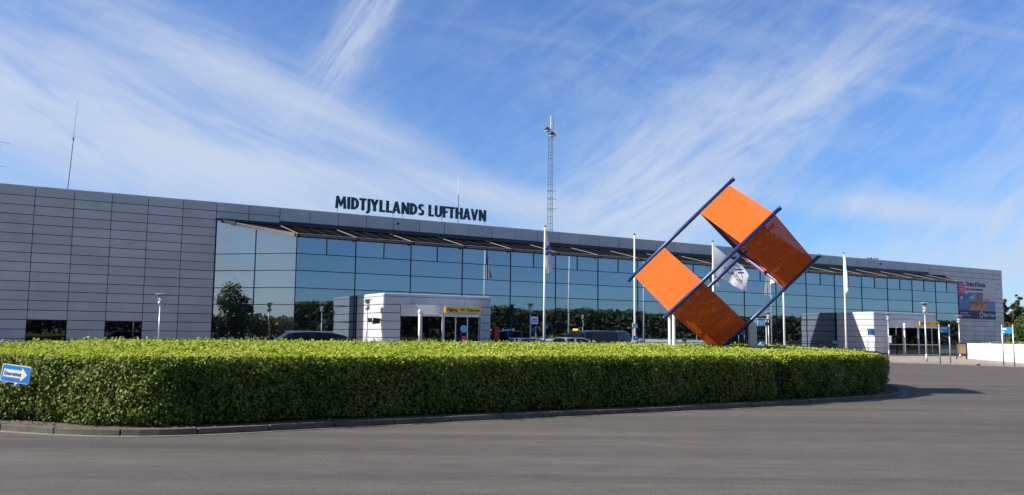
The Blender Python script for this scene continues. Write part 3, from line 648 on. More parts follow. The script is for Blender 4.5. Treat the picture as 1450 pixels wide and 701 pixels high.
# cross ties seen inside the upper cube
for s in (.305, .69):
    for k1, k2 in (('A','D'),('D','C')):
        mb = MB(); mb.tube(on(k1,s), on(k2,s), .05, .05, 12); mb.build('cross_tie', M['blue'], sc_)
for px_, py_, s_ in ((4.115,22.62,.03),(4.285,22.95,.075)):
    t_ = on('B',s_); mb = MB(); x_, y_ = px_-5.5, py_-23.6; mb.tube((x_,y_,.09),(x_,y_,t_.z-.10),.042,.042,12); mb.tube((x_,y_,t_.z-.11),(t_.x,t_.y,t_.z-.03),.035,.035,10); mb.build('support_post', M['white'], sc_)
p_ = on('C',.37); mb = MB(); mb.prism([(p_.x-.10,p_.y-.07,.09),(p_.x+.10,p_.y-.07,.09),(p_.x+.10,p_.y+.07,.09),(p_.x-.10,p_.y+.07,.09)], (0,0,p_.z-.16)); mb.prism([(p_.x-.10,p_.y-.07,p_.z-.07),(p_.x+.10,p_.y-.07,p_.z-.07),(p_.x+.10,p_.y-.07,p_.z+.04),(p_.x-.10,p_.y-.07,p_.z-.15)], (0,.14,0)); mb.build('support_column', M['galv'], sc_)

# ------------------------------------------------------------------ flagpoles and flags
def cloth(fn, nu, nv, split=None):
    """grid surface fn(u,v)->(x,y,z)"""
    mb = MB(); 
    for j in range(nv+1):
        for i in range(nu+1): mb.v.append(tuple(fn(i/nu, j/nv)))
    for j in range(nv):
        for i in range(nu):
            a = j*(nu+1)+i; mb.f.append((a, a+1, a+nu+2, a+nu+1)); mb.mi.append(split(i/nu, j/nv) if split else 0)
    return mb
plabel = ['white flagpole with limp flag, left of the sculpture and right of the departure porch', 'white flagpole without a flag standing just left of the sculpture', 'white flagpole behind the sculpture flying the big white flag', 'white flagpole seen below the right side of the sculpture, red and white flag on it', 'white flagpole right of the sculpture in front of the arrival porch']
for i, t in enumerate((-55.95,-48.15,-40.4,-32.6,-24.95)):
    fp = empty('flagpole', T(t, 8.1, PAVE), BROT, label=plabel[i], cat='flagpole', group='flagpoles along the terminal front')
    if i == 0:
        mb = MB(); mb.tube((0,0,0),(0,0,8.72),.085,.045,14,caps=True); mb.tube((0,0,.0),(0,0,.12),.13,.12,14); pole_me = mb.build('pole', M['white'], fp, smooth=radians(40)); prot = [pole_me]
        mb = MB(); mb.lathe([(.05,0),(.075,.03),(.075,.10),(.03,.14)], (0,0,8.72), 12); fin = mb.build('finial', M['red'], fp, smooth=True); prot.append(fin)
        mb = MB(); mb.tube((.07,-.02,1.0),(.055,-.02,8.6),.008,.008,5); mb.box((.05,-.05,.95),(.13,.02,1.1)); prot.append(mb.build('halyard', M['galv'], fp))
    else:
        for q in prot: c = q.copy(); c.parent = fp; COL.objects.link(c)
        if i in (1,2,4):
            c = [x for x in fp.children if x.name.startswith('finial')][0]; c.data = c.data.copy(); c.data.materials[0] = M['black']
def flagthing(t, label, fn, nu, nv, mats, split, extra=None):
    f = empty('flag', T(t, 8.1, PAVE), BROT, label=label, cat='flag', group='flags on the terminal flagpoles')
    cloth(fn, nu, nv, split).build('cloth', mats, f, smooth=True)
    if extra: extra(f)
fold = lambda v, n, ph: sin(v*n+ph)
# hanging flag of pole one: narrow, blue lettering band
flagthing(-55.95, 'limp white and blue flag hanging from the leftmost flagpole', lambda u, v: (.05+u*(.10+.50*v**1.2)*(1 if v<.9 else .95)+.03*fold(v,9,u*5), -.10*sin(u*13+v*3)*(0.5+v)-.02, 8.55-3.0*v+.35*u*v-.15*u), 14, 24, [M['flagw'], M['flagb']], lambda u, v: 1 if (.33 < v < .56 and (int(u*9+v*26) % 3 != 0)) else 0)
flagthing(-24.95, 'limp white flag hanging to the left of the rightmost flagpole', lambda u, v: (-.05-u*(.06+.34*v)+.02*fold(v,8,u*4), -.12-u*(.1+.5*v)+.08*sin(u*12+v*3)*(.4+v), 8.55-3.2*v+.5*u*v-.2*u), 12, 22, [M['flagw'], M['lbsign']], lambda u, v: 1 if (.22 < v < .40 and u > .3) else 0)
flagthing(-32.6, 'red and white flag hanging from the flagpole behind the sculpture', lambda u, v: (-.04-u*.12+.03*fold(v,8,u*4), .08+u*(.35+.8*v)+.05*sin(u*12+v*3), 8.5-2.3*v-.35*u), 12, 22, [M['flagr'], M['flagw']], lambda u, v: 1 if (.38 < v < .56 or .3 < u < .5 or (v > .8 and u > .6)) else 0)
# the big flag blown to the right: hangs in a diagonal curve from the pole
FX, FZ = 3.9, 8.5
def f3(u, v):
    top = Vector((.06+4.0*u, 0, FZ-2.15*u**1.1)); bot = Vector((.06+3.65*u, 0, FZ-2.2-1.25*u**.8))
    p = top*(1-v)+bot*v; p.y = .22*sin(u*7+v*2.5)*(.25+u)+.06*sin(u*17+v*4)*v; return p
def emblem(f):
    mb = MB(); tmpm = MB(); text_mb('KAISIE', .62, tmpm, (0,0,0), (1,0,0), (0,0,1), .0, .006, squeeze=1.0)
    W = max(v[0] for v in tmpm.v)
    def w(x, z): # map flat flag coordinates (0..1, 0..1) onto the cloth, just in front of it
        p = f3(x, z); return (p.x, p.y-.03, p.z)
    for fc in tmpm.f: pass
    mb.v = [w(.28+.60*v[0]/W, .66-.26*v[2]/.62+.06*v[0]/W) for v in tmpm.v]; mb.f = tmpm.f; mb.mi = tmpm.mi; mb.build('flag_lettering', M['black'], f)
    mb = MB()
    for (x0,z0,x1,z1,wd) in ((.50,.42,.72,.12,.05),(.60,.44,.80,.16,.05),(.55,.14,.82,.40,.05),(.48,.22,.66,.10,.03)):
        n_ = 8
        for q in range(n_):
            a, b_ = q/n_, (q+1)/n_; mb.poly([w(x0+(x1-x0)*a, z0+(z1-z0)*a), w(x0+(x1-x0)*b_, z0+(z1-z0)*b_), w(x0+(x1-x0)*b_+wd, z0+(z1-z0)*b_), w(x0+(x1-x0)*a+wd, z0+(z1-z0)*a)])
    mb.build('flag_emblem', M['flagb'], f)
flagthing(-40.4, 'large white flag with dark lettering and blue emblem flying behind the sculpture', f3, 30, 16, [M['flagw']], None, emblem)

# ------------------------------------------------------------------ street lamps
LP = {}
def lamp(loc, h, label, rz=BROT, name='street_lamp'):
    e = empty(name, loc, rz, label=label, cat='street lamp', group='street lamps with flat round reflectors')
    s = h/3.85
    def add(nm, mb, m, **k):
        key = nm
        if key not in LP: LP[key] = mb().build(nm, m, e, **k)
        else: c = LP[key].copy(); c.parent = e; COL.objects.link(c); c.scale = (1,1,s); return c
        LP[key].scale = (1,1,s); return LP[key]
    def pole(): q = MB(); q.tube((0,0,0),(0,0,3.15),.055,.042,12); q.tube((0,0,0),(0,0,.5),.075,.07,12); return q
    def body(): q = MB(); q.lathe([(.05,3.12),(.13,3.18),(.15,3.34),(.06,3.42)], seg=14); q.lathe([(.10,3.56),(.15,3.60),(.15,3.74),(.08,3.78)], seg=14); q.tube((.12,0,3.38),(.16,0,3.58),.012); q.tube((-.12,0,3.38),(-.16,0,3.58),.012); q.tube((0,.12,3.38),(0,.16,3.58),.012); return q
    def lens(): q = MB(); q.lathe([(.07,3.42),(.10,3.46),(.10,3.55),(.05,3.56)], seg=12); return q
    def shade(): q = MB(); q.lathe([(.10,3.775),(.31,3.79),(.33,3.80),(.30,3.815),(.12,3.86)], seg=24); return q
    add('pole', pole, M['galv'], smooth=radians(40)); add('lamp_housing', body, M['lampg'], smooth=radians(40)); add('lamp_lens', lens, M['lampw']); add('lamp_shade', shade, M['lampg'], smooth=radians(40))
    return e
lamp((-19.76,49.0,PAVE), 3.50, 'grey street lamp standing before the left clad wall')
LS = lamp((-8.6,52.0,PAVE), 3.44, 'grey street lamp with a small floodlight, before the lit side of the departure porch')
lamp((1.35,61.3,PAVE), 3.64, 'grey street lamp with a square blue and white sign, just left of the first flagpole')
lamp((26.8,56.4,PAVE), 3.80, 'pale street lamp nearest the road, in front of the arrival doors')
lamp((33.3,77.0,PAVE), 3.75, 'grey street lamp with a white box, at the left edge of the arrival doors')
lamp((20.9,70.8,PAVE), 3.55, 'grey street lamp beside the taxi sign')
lamp((35.4,68.9,PAVE), 3.35, 'grey street lamp right behind the yellow notice board')
# floodlight on the porch lamp, box on the arrival lamp
fl = empty('floodlight', (-8.6,52.0,2.28), BROT, label='small square floodlight clamped to the lamp before the departure porch', cat='floodlight')
mb = MB(); mb.box((.05,-.06,-.12),(.32,.06,.14)); mb.build('housing', M['beige'], fl, bevel=.01); mb = MB(); mb.prism([(.32,-.13,-.22),(.78,-.13,-.18),(.84,-.13,.12),(.38,-.13,.16)], (0,.1,0)); mb.build('lens_hood', M['black'], fl)
bxo = empty('utility_box', (33.3,77.0,1.2), BROT, label='small white box strapped to the lamp at the arrival doors', cat='box')
mb = MB(); mb.box((.06,-.12,0),(.32,.08,.66)); mb.build('box_body', M['white'], bxo, bevel=.03); mb = MB(); mb.box((-.05,-.05,.1),(.06,.05,.16)); mb.box((-.05,-.05,.5),(.06,.05,.56)); mb.build('strap', M['galv'], bxo)
# parking sign on the third lamp
ps = empty('parking_sign', (1.35,61.3,2.3), BROT, label='white and blue square sign on the lamp left of the first flagpole', cat='sign')
mb = MB(); mb.box((.06,-.03,0),(.62,.0,.52)); mb.build('sign_plate', M['white'], ps, bevel=.02); mb = MB(); mb.box((.13,-.036,.10),(.55,-.031,.40)); mb.build('blue_field', M['bsign'], ps)
mb = MB(); text_mb('BUS', .17, mb, (.34,-.038,.19), (1,0,0), (0,0,1), .003, .004, align='CENTER'); mb.build('lettering', M['white'], ps); mb = MB(); mb.box((-.05,.0,.05),(.1,.02,.1)); mb.box((-.05,.0,.42),(.1,.02,.47)); mb.build('bracket', M['galv'], ps)

# ------------------------------------------------------------------ signs
def signpost(pa, pb, h, z0, z1, lines, label, arrow=True, base=PAVE):
    a = Vector((*pa, base)); b_ = Vector((*pb, base)); c = (a+b_)/2; L = (b_-a).length; rz = atan2(b_.y-a.y, b_.x-a.x)
    e = empty('direction_sign', c, rz, label=label, cat='sign', group='blue signs on twin posts')
    for s in (-1, 1): mb = MB(); mb.tube((s*L/2,0,0),(s*L/2,0,h),.038,.038,12); mb.lathe([(.04,0),(.04,.02),(.015,.035)], (s*L/2,0,h), 12); mb.build('post', M['galv'], e, smooth=radians(40))
    mb = MB(); mb.box((-L/2+.04,-.03,z0),(L/2-.04,.03,z1)); mb.build('sign_face', M['bsign'], e)
    mb = MB(); n_ = len(lines); hh = (z1-z0)/n_
    for i, s in enumerate(lines): text_mb(s, hh*.85, mb, (-L/2+.09,-.034,z1-hh*(i+.82)), (1,0,0), (0,0,1), .004, .003, squeeze=.85)
    mb.build('lettering', M['white'], e); return e
signpost((25.2,51.35), (25.95,51.65), 2.28, 1.82, 2.18, ['Parkering','Bus'], 'blue twin-post sign in front of the arrival porch glass')
signpost((27.25,48.4), (27.16,47.2), 2.22, 1.78, 2.12, ['Parkering','Taxi'], 'blue twin-post sign in front of the white wall at far right')
e = signpost((29.2,71.5), (29.95,71.9), 2.35, 1.75, 2.28, ['Bus','Taxi'], 'blue sign before the sunlit side of the arrival porch')
# blue signs between the parked van and the second flagpole
e = empty('direction_sign', (8.45,60.6,PAVE), BROT, label='two small blue signs on one post left of the second flagpole', cat='sign', group='blue signs on twin posts')
mb = MB(); mb.tube((0,0,0),(0,0,2.35),.035,.035,10); mb.build('post', M['galv'], e)
mb = MB(); mb.box((.04,-.03,1.98),(.42,.0,2.3)); mb.build('sign_face', M['lbsign'], e); mb = MB(); mb.box((.06,-.03,1.15),(.42,.0,1.45)); mb.build('sign_face', M['bsign'], e)
mb = MB(); mb.box((-.42,-.04,1.95),(-.03,.02,2.05)); mb.build('side_plate', M['beige'], e)
mb = MB(); text_mb('P', .26, mb, (.16,-.036,1.2), (1,0,0), (0,0,1), .004, .004); text_mb('Bus', .16, mb, (.08,-.036,2.08), (1,0,0), (0,0,1), .004, .003); mb.build('lettering', M['white'], e)
# taxi sign hanging off its frame
e = empty('taxi_sign', (19.58,69.3,PAVE), BROT, label='light blue hanging sign reading TAXI in a white frame, right of the sculpture column', cat='sign')
mb = MB(); mb.box((-.06,-.03,2.93),(1.02,.03,2.98)); mb.tube((.98,0,0),(.98,0,2.97),.03,.03,10); mb.build('sign_bracket', M['white'], e)
mb = MB(); mb.box((.0,-.03,2.37),(.84,.03,2.86)); mb.build('sign_face', M['lbsign'], e); mb = MB(); text_mb('TAXI', .37, mb, (.42,-.036,2.48), (1,0,0), (0,0,1), .004, .006, align='CENTER'); mb.build('lettering', M['white'], e)
mb = MB(); mb.prism([(.90,-.12,2.42),(1.28,-.12,2.40),(1.28,-.12,2.66),(.90,-.12,2.66)], (0,.1,0)); mb.build('camera_box', M['black'], e)
# one-way sign in front of the hedge
a = radians(-7)
e = empty('one_way_sign', (-7.11,12.62,-.01), radians(-4), label='small blue one-way sign with white arrow reading Ensrettet at the hedge left end', cat='sign')
mb = MB(); mb.tube((.02,.62,.1),(.02,.62,.74),.022,.022,10); mb.tube((.02,.02,.66),(.02,.62,.66),.015,.015,8); mb.build('post', M['galv'], e)
def rr(w, h, r, n_=5):
    out = []
    for cx, cz, a0 in ((w/2-r,h/2-r,0),(-w/2+r,h/2-r,90),(-w/2+r,-h/2+r,180),(w/2-r,-h/2+r,270)):
        for k in range(n_+1): an = radians(a0+90*k/n_); out.append((cx+r*cos(an), cz+r*sin(an)))
    return out
CZ = .80
def rot(x, z): return (x*cos(a)-z*sin(a), CZ+x*sin(a)+z*cos(a))
def plate(pts, y0, y1): q = MB(); q.prism([(rot(x,z)[0], y0, rot(x,z)[1]) for x, z in pts], (0, y1-y0, 0)); return q
plate(rr(.435,.25,.025), 0, -.012).build('sign_plate', M['white'], e); plate(rr(.415,.23,.02), -.0125, -.015).build('blue_field', M['lbsign'] if False else mat('one_way_blue',(.01,.22,.62),.35), e)
plate([(-.18,-.055),(.09,-.055),(.09,-.10),(.18,0),(.09,.10),(.09,.055),(-.18,.055)], -.0155, -.018).build('arrow', M['white'], e)
mb = MB(); ux = (cos(a),0,sin(a)); uz = (-sin(a),0,cos(a)); p0 = rot(-.170,-.028); text_mb('Ensrettet', .080, mb, (p0[0],-.0195,p0[1]), ux, uz, .002, .001, squeeze=.82, spacing=1.05); mb.build('lettering', M['black'], e)
mb = MB(); mb.tube((.02,-.0,CZ-.16),(.02,.03,CZ-.11),.03,.03,10); mb.box((-.02,-.005,CZ-.175),(.06,.03,CZ-.13)); mb.build('clamp', M['galv'], e)
# notice board
e = empty('notice_board', (33.5,65.0,PAVE), atan2(-.9,.35)*0+radians(8), label='low notice board with a yellow-brown panel and dark frame beside the white wall', cat='notice board')
mb = MB(); mb.box((-.36,-.02,.42),(.36,.02,1.12)); mb.build('panel', M['wood'], e)
mb = MB(); mb.box((-.42,-.04,0),(-.365,.04,1.22)); mb.box((.365,-.04,0),(.42,.04,1.22)); mb.box((-.42,-.05,1.13),(.42,.05,1.24)); mb.box((-.364,-.035,.36),(.364,.035,.415)); mb.build('frame', M['black'], e)
# white wall with planting behind it
W0 = Vector((35.9,68.7,0)); W1 = Vector((30.2,45.6,0)); wd = (W1-W0).normalized(); wn = Vector((-wd.y, wd.x, 0))
if wn.x < 0: wn = -wn
e = empty('low_wall', W0, 0, label='low bright white garden wall at the far right edge of the forecourt', cat='wall')
mb = MB(); L = (W1-W0).length
mb.prism([(0,0,PAVE),tuple(wd*L+Vector((0,0,PAVE))),tuple(wd*L+wn*.2+Vector((0,0,PAVE))),tuple(wn*.2+Vector((0,0,PAVE)))], (0,0,1.12)); mb.build('wall_body', M['wallw'], e)
mb = MB(); mb.prism([tuple(-wn*.02+Vector((0,0,PAVE+1.122))),tuple(wd*L-wn*.02+Vector((0,0,PAVE+1.122))),tuple(wd*L+wn*.22+Vector((0,0,PAVE+1.122))),tuple(wn*.22+Vector((0,0,PAVE+1.122)))], (0,0,.05)); mb.build('coping', M['wallw'], e)
lv.clear(); nn_ = 9000; u = rng.uniform(.03,1,nn_); v = rng.uniform(.3,5,nn_)
P = np.array([[W0.x+wd.x*L*a_+wn.x*b_, W0.y+wd.y*L*a_+wn.y*b_] for a_, b_ in zip(u, v)]); hz = np.array([.12+.22*noise.noise(Vector((x*.5,y*.5,0))) for x, y in P])
leaves(np.column_stack([P, 1.12+rng.uniform(0,1,nn_)*np.clip(hz+.12,.05,.5)]), np.tile([0,0,1.],(nn_,1)), .16, .8)
leaf_mesh('ground_cover', M['dune'], None, kind='stuff', label='low yellow-green plants growing behind the white wall')
mb = MB(); q = [W0+wd*1.0+wn*.22, W0+wd*L+wn*.22, W0+wd*L+wn*5, W0+wd*1.0+wn*5]; mb.prism([(p.x,p.y,PAVE) for p in q], (0,0,1.0)); mb.build('planting_bed', M['soil'], kind='structure')
c = W0+wd*3.6+wn*.8; e = empty('blue_tub', (c.x,c.y,1.1), 0, label='small blue tub lying among the plants behind the white wall', cat='tub')
mb = MB(); mb.lathe([(.28,0),(.34,.24),(.36,.25),(.36,.29),(.30,.29),(.26,.06)], seg=16); mb.build('tub_body', M['lbsign'], e); mb = MB(); mb.tube((-.36,0,.27),(-.42,0,.2),.02); mb.tube((.36,0,.27),(.42,0,.2),.02); mb.build('handle', M['lbsign'], e)
# red pillar box, bins
def litter_bin(loc, m, label, h=.95):
    e = empty('litter_bin', loc, BROT, label=label, cat='bin'); mb = MB(); mb.lathe([(.22,0),(.25,.05),(.27,h*.7),(.27,h*.74)], seg=18); mb.build('bin_body', m, e, smooth=radians(40)); mb = MB(); mb.lathe([(.28,h*.745),(.28,h*.85),(.20,h*.96),(.05,h)], seg=18); mb.build('lid', m, e, smooth=radians(40)); mb = MB(); mb.box((-.12,-.285,h*.76),(.12,-.26,h*.84)); mb.build('slot', M['black'], e)
litter_bin((26.05,70.3,PAVE), M['green'], 'dark green litter bin before the shaded side of the arrival porch', 1.25)
litter_bin((18.8,65.4,PAVE), M['bsign'], 'bright blue bin right of the grey sculpture column', 1.15)
e = empty('post_box', (-1.05,58.8,PAVE), BROT, label='red post box standing at the right corner of the departure porch', cat='post box')
mb = MB(); mb.prism([(-.2,-.2,1.0),(.2,-.2,1.0),(.2,.2,1.0),(-.2,.2,1.0)], (0,0,.75)); mb.prism([(-.2,-.2,1.75),(.2,-.2,1.75),(.2,-.2,1.88),(.1,-.2,1.98),(-.2,-.2,1.98)], (0,.4,0)); mb.build('box_body', M['red'], e, bevel=.03)
mb = MB(); mb.box((-.14,-.212,1.62),(.14,-.201,1.67)); mb.build('slot', M['black'], e); mb = MB(); mb.box((-.12,-.1,0),(.12,.1,.999)); mb.build('stand', M['red'], e)

# ------------------------------------------------------------------ cars
def car(name, loc, rz, L, W, H, paint, label, prof, group='cars parked on the forecourt road'):
    """lofted body facing -x; prof: stations (x/L, lower z, belt z/H, roof z/H, half-width factor, roof half-width factor)"""
    e = empty(name, loc, rz, label=label, cat='car', group=group)
    st = []
    for (xf, zb, be, ro, wf, rf) in prof:
        hw = W/2*wf; x = (xf-.5)*L; b = be*H; r = ro*H; rw = W/2*rf
        st.append([(x,hw*.86,zb),(x,hw*.98,zb+.10),(x,hw,(zb+b)*.55),(x,hw*.985,b-.05),(x,hw*.955,b),(x,rw+.02 if r>b+.1 else hw*.93,r-.06 if r>b+.1 else b+.005),(x,rw*.93 if r>b+.1 else hw*.85,r-.015 if r>b+.1 else b+.02),(x,rw*.6 if r>b+.1 else hw*.5,r+.005 if r>b+.1 else b+.04),(x,0,r+.015 if r>b+.1 else b+.05)])
    def full(s): return s + [(x,-y,z) for x,y,z in s[:-1][::-1]]
    rows = [full(s) for s in st]; k = len(rows[0]); body = MB(); win = {}
    body.v = [p for r in rows for p in r]
    for a in range(len(rows)-1):
        p0, p1 = prof[a], prof[a+1]; up0, up1 = p0[3] > p0[2]+.08, p1[3] > p1[2]+.08
        for i in range(k-1):
            f = (a*k+i, a*k+i+1, (a+1)*k+i+1, (a+1)*k+i)
            key = None
            side_ = i in (4, k-6)
            if up0 and up1 and side_ and (len(p0) and a not in PIL.get(name, ())): key = 'side_window' if i == 4 else 'side_window.'
            if up0 != up1 and 4 <= i <= k-6: key = 'windscreen' if up1 else 'rear_window'
            if key: win.setdefault(key, []).append(f)
            else: body.f.append(f); body.mi.append(0)
        body.f.append((a*k+k-1, a*k, (a+1)*k, (a+1)*k+k-1)); body.mi.append(0)
    body.f.append(tuple(range(k))); body.f.append(tuple((len(rows)-1)*k+i for i in range(k))[::-1]); body.mi += [0,0]
    ob = body.build('body', paint, e, smooth=radians(38))
    for key, fs in win.items():
        q = MB()
        for f in fs: q.poly([body.v[i] for i in f])
        q.build(key.rstrip('.'), M['carwin'], e)
    for sx in (.18, .80):
        for sy in (-1, 1):
            x = (sx-.5)*L; r = .32; q = MB(); q.tube((x, sy*(W/2-.22), r), (x, sy*(W/2-.005), r), r, r, 24); wh = q.build('wheel', M['rubber'], e, smooth=radians(40)); q = MB(); q.tube((x, sy*(W/2-.03), r), (x, sy*(W/2+.006), r), r*.64, r*.6, 20); q.build('rim', M['rim'], wh)
    for sy in (-1, 1):
        q = MB(); q.box((-.5*L-.012, sy*W*.26, .58), (-.5*L+.12, sy*W*.42, .72)); q.build('headlight', M['lampw'], e, bevel=.02); q = MB(); q.box((.5*L-.10, sy*W*.28, .70), (.5*L+.012, sy*W*.44, .86)); q.build('tail_light', M['red'], e, bevel=.02)
        q = MB(); mx_ = (prof[3][0]-.47)*L; q.box((mx_-.10, sy*(W/2-.04), H*.60), (mx_+.06, sy*(W/2+.16), H*.69)); q.build('mirror', paint, e, bevel=.03)
        q = MB(); z = H*1.005; q.tube((-.05*L, sy*W*.33, z), (.30*L, sy*W*.33, z), .018); q.build('roof_rail', M['galv'], e)
    return e
estate = [(.0,.34,.36,.36,.80,.8),(.015,.22,.44,.44,.90,.8),(.10,.18,.54,.54,.97,.8),(.28,.18,.60,.60,1,.7),(.44,.18,.64,.965,1,.66),(.47,.18,.64,.98,1,.68),(.60,.18,.64,1.0,1,.70),(.63,.18,.64,1.0,1,.70),(.80,.18,.65,.98,1,.69),(.90,.18,.66,.92,.98,.66),(.99,.24,.62,.62,.93,.8),(1.0,.36,.50,.50,.90,.8)]
van = [(.0,.36,.38,.38,.84,.8),(.02,.22,.46,.46,.93,.8),(.09,.18,.54,.54,.98,.8),(.20,.18,.58,.58,1,.75),(.36,.18,.60,.95,1,.76),(.39,.18,.60,.975,1,.78),(.56,.18,.60,1.0,1,.80),(.59,.18,.60,1.0,1,.80),(.80,.18,.60,1.0,1,.80),(.83,.18,.60,1.0,1,.80),(.955,.18,.60,.96,.99,.79),(.995,.22,.55,.55,.97,.8),(1.0,.36,.48,.48,.95,.8)]
PIL = {'estate_car': (4,6,8), 'people_carrier': (4,6,8), 'taxi_car': (4,6,8), 'parked_car': (4,6,8)}
car('estate_car', (-8.25,33.2,0), radians(24), 4.6, 1.8, 1.50, M['carbk'], 'black estate car behind the hedge at left, only its roof showing', estate)
car('people_carrier', (6.05,54.0,0), radians(68), 4.9, 1.9, 1.82, M['carbk'], 'dark people carrier behind the hedge left of the second flagpole', van)
tx = car('taxi_car', (4.85,58.5,0), radians(38), 4.8, 1.85, 1.84, M['carnv'], 'slate blue taxi with a yellow roof light, half behind the dark people carrier', van)
tl = MB(); tl.box((-.75,-.25,1.855),(-.58,.25,1.97)); tl.build('taxi_roof_light', M['yellow'], tx, bevel=.02)
car('parked_car', (3.3,55.5,0), BROT, 4.3, 1.75, 1.38, M['carsl'], 'silver car behind the hedge just right of the first flagpole', estate)
car('parked_car', (.4,54.0,0), BROT, 4.3, 1.75, 1.30, M['carbl'], 'blue car behind the hedge, mostly hidden, below the blue square sign', estate)

# ------------------------------------------------------------------ masts and antennas
M['steel'] = mat('dark_mast_steel', (.06,.07,.09), .6, .2)
e = empty('lattice_mast', (4.62,105,0), radians(12), label='tall slender lattice mast with floodlights rising behind the terminal roof', cat='mast')
mb = MB(); H = 26.8
def leg(k, z): an = 2*pi*k/3+.4; r = .44-.16*z/H; return Vector((r*cos(an), r*sin(an), z))
for k in range(3): mb.tube(leg(k,0), leg(k,H), .030, .022, 6)
zz = 0
while zz < H-.8:
    for k in range(3): mb.tube(leg(k,zz), leg((k+1)%3,zz+.8), .011, .011, 5); mb.tube(leg((k+1)%3,zz), leg((k+1)%3,zz)*.0+leg(k,zz), .014, .014, 5)
    zz += .8
mb.build('lattice', M['steel'], e)
for z in (11.9, 17.0, 18.2, 19.2): mb = MB(); mb.tube((-.45,0,z),(.8,0,z),.028,.028,8); mb.tube((0,-.4,z),(0,.4,z),.028,.028,8); mb.build('cross_arm', M['steel'], e)
for dx, z in ((-.45,26.7),(.15,26.1)):
    mb = MB(); mb.lathe([(.10,.40),(.25,.25),(.48,.02),(.45,-.02),(.1,.1)], (dx,-.2,z), 16); mb.build('floodlight_shade', M['black'], e); mb = MB(); mb.lathe([(.40,0),(.38,-.10),(.25,-.2)], (dx,-.2,z-.02), 16); mb.build('floodlight_lens', M['lampw'], e)
mb = MB(); mb.tube((.0,0,H),(.0,0,28.6),.05,.04,8); mb.build('beacon_rod', M['white'], e); mb = MB(); mb.tube((.35,0,H-.4),(.35,0,29.6),.016,.008,6); mb.build('rod_antenna', M['steel'], e)
e = empty('whip_antenna', T(-84.15,-3,9.4), BROT, label='long thin whip antenna leaning right on the left roof', cat='antenna')
mb = MB(); mb.tube((0,0,0),(.02,0,.6),.045,.04,8); mb.tube((.02,0,.6),(.17,0,4.0),.026,.022,8); mb.build('mast', M['steel'], e); mb = MB(); mb.tube((.17,0,4.0),(.28,0,6.55),.016,.007,6); mb.build('tip', M['lampg'], e); mb = MB(); mb.tube((.165,0,3.9),(.175,0,4.1),.04,.04,8); mb.build('joint', M['black'], e)
e = empty('thin_antenna', T(-57.8,-1,9.4), BROT, label='thin white rod antenna behind the roof letters', cat='antenna')
mb = MB(); mb.tube((0,0,0),(0,0,2.7),.03,.028,8); mb.build('mast', M['steel'], e); mb = MB(); mb.tube((0,0,2.7),(-.03,0,4.2),.022,.012,6); mb.build('tip', M['white'], e)
e = empty('tv_antenna', T(-89.4,-4,9.4), BROT, label='rooftop aerial at the left picture edge, its rod ends poking in', cat='antenna')
mb = MB(); mb.tube((0,0,0),(0,0,3.9),.03,.025,8); mb.build('mast', M['galv'], e)
mb = MB()
for z, a0, a1 in ((3.48,-1.5,2.05),(3.28,-1.5,1.62),(2.0,-1.4,1.95),(2.88,-1.2,1.55)): mb.tube((a0,0,z+.1),(a1,0,z-.02),.014,.010,6)
for z in (3.45,3.25): mb.tube((0,-.6,z),(0,.6,z),.012)
mb.build('rods', M['galv'], e)

# ------------------------------------------------------------------ trees
def crown_leaves(n_, blobs, size, spread=1.2):
    tot = sum(b[3]**2 for b in blobs)
    for cx, cy, cz, r, fl_ in blobs:
        k = int(n_*r*r/tot); dirs = rng.normal(size=(k,3)); dirs /= np.linalg.norm(dirs,axis=1)[:,None]; rad = r*rng.uniform(.25,1.0,k)**.45*(1+.22*rng.normal(size=k))
        P = dirs*rad[:,None]*np.array([1,1,fl_]) + np.array([cx,cy,cz]); leaves(P, dirs+np.array([0,0,.4]), size, .7)
def tree(name, loc, h, wdt, n_, leaf, label, kind, seed, size=.34, cat='tree', group=None):
    rs = random.Random(seed); e = empty(name, loc, rs.uniform(0,6.28), label=label, cat=cat, group=group)
    mb = MB(); mb.tube((0,0,0),(0,0,h*.45),.035*h*.5,.024*h*.5,9); mb.tube((0,0,h*.45),(rs.uniform(-.2,.2),rs.uniform(-.2,.2),h*.92),.024*h*.5,.03,8)
    bl = []; lv.clear()
    if kind == 'pine':
        for k in range(15):
            z = h*(.25+.72*k/14); rr_ = wdt*(1.05-.85*k/14)*rs.uniform(.7,1.1); an = rs.uniform(0,6.28); off = rr_*.55
            bl.append((off*cos(an), off*sin(an), z, rr_*.55, .6)); mb.tube((0,0,z-.3),(off*cos(an),off*sin(an),z),.05,.02,5)
    else:
        for k in range(14):
            an = rs.uniform(0,6.28); z = h*rs.uniform(.30,.93); ra = wdt*(1-abs(z/h-.55)*1.1)*rs.uniform(.3,.9); bl.append((ra*cos(an), ra*sin(an), z, wdt*rs.uniform(.28,.5), .8)); mb.tube((0,0,h*rs.uniform(.2,.5)),(ra*cos(an),ra*sin(an),z),.07,.02,5)
    crown_leaves(n_, bl, size); mb.build('trunk', M['bark'], e); leaf_mesh('crown', leaf, e); return e
tl_ = ['dark pine nearest the terminal corner, with bare twigs on top', 'brownish pine behind the low wall, second from the terminal corner', 'broad light green tree at the right picture edge', 'tall thin pine sticking up behind the others at right', 'dark conifer half behind the light green tree', 'low bushy tree between the pines above the white wall','pine farthest right beyond the picture edge','green bushy tree just outside the right edge','narrow pine in the gap right beside the terminal corner','rounded green tree below the pine tops, above the white wall']
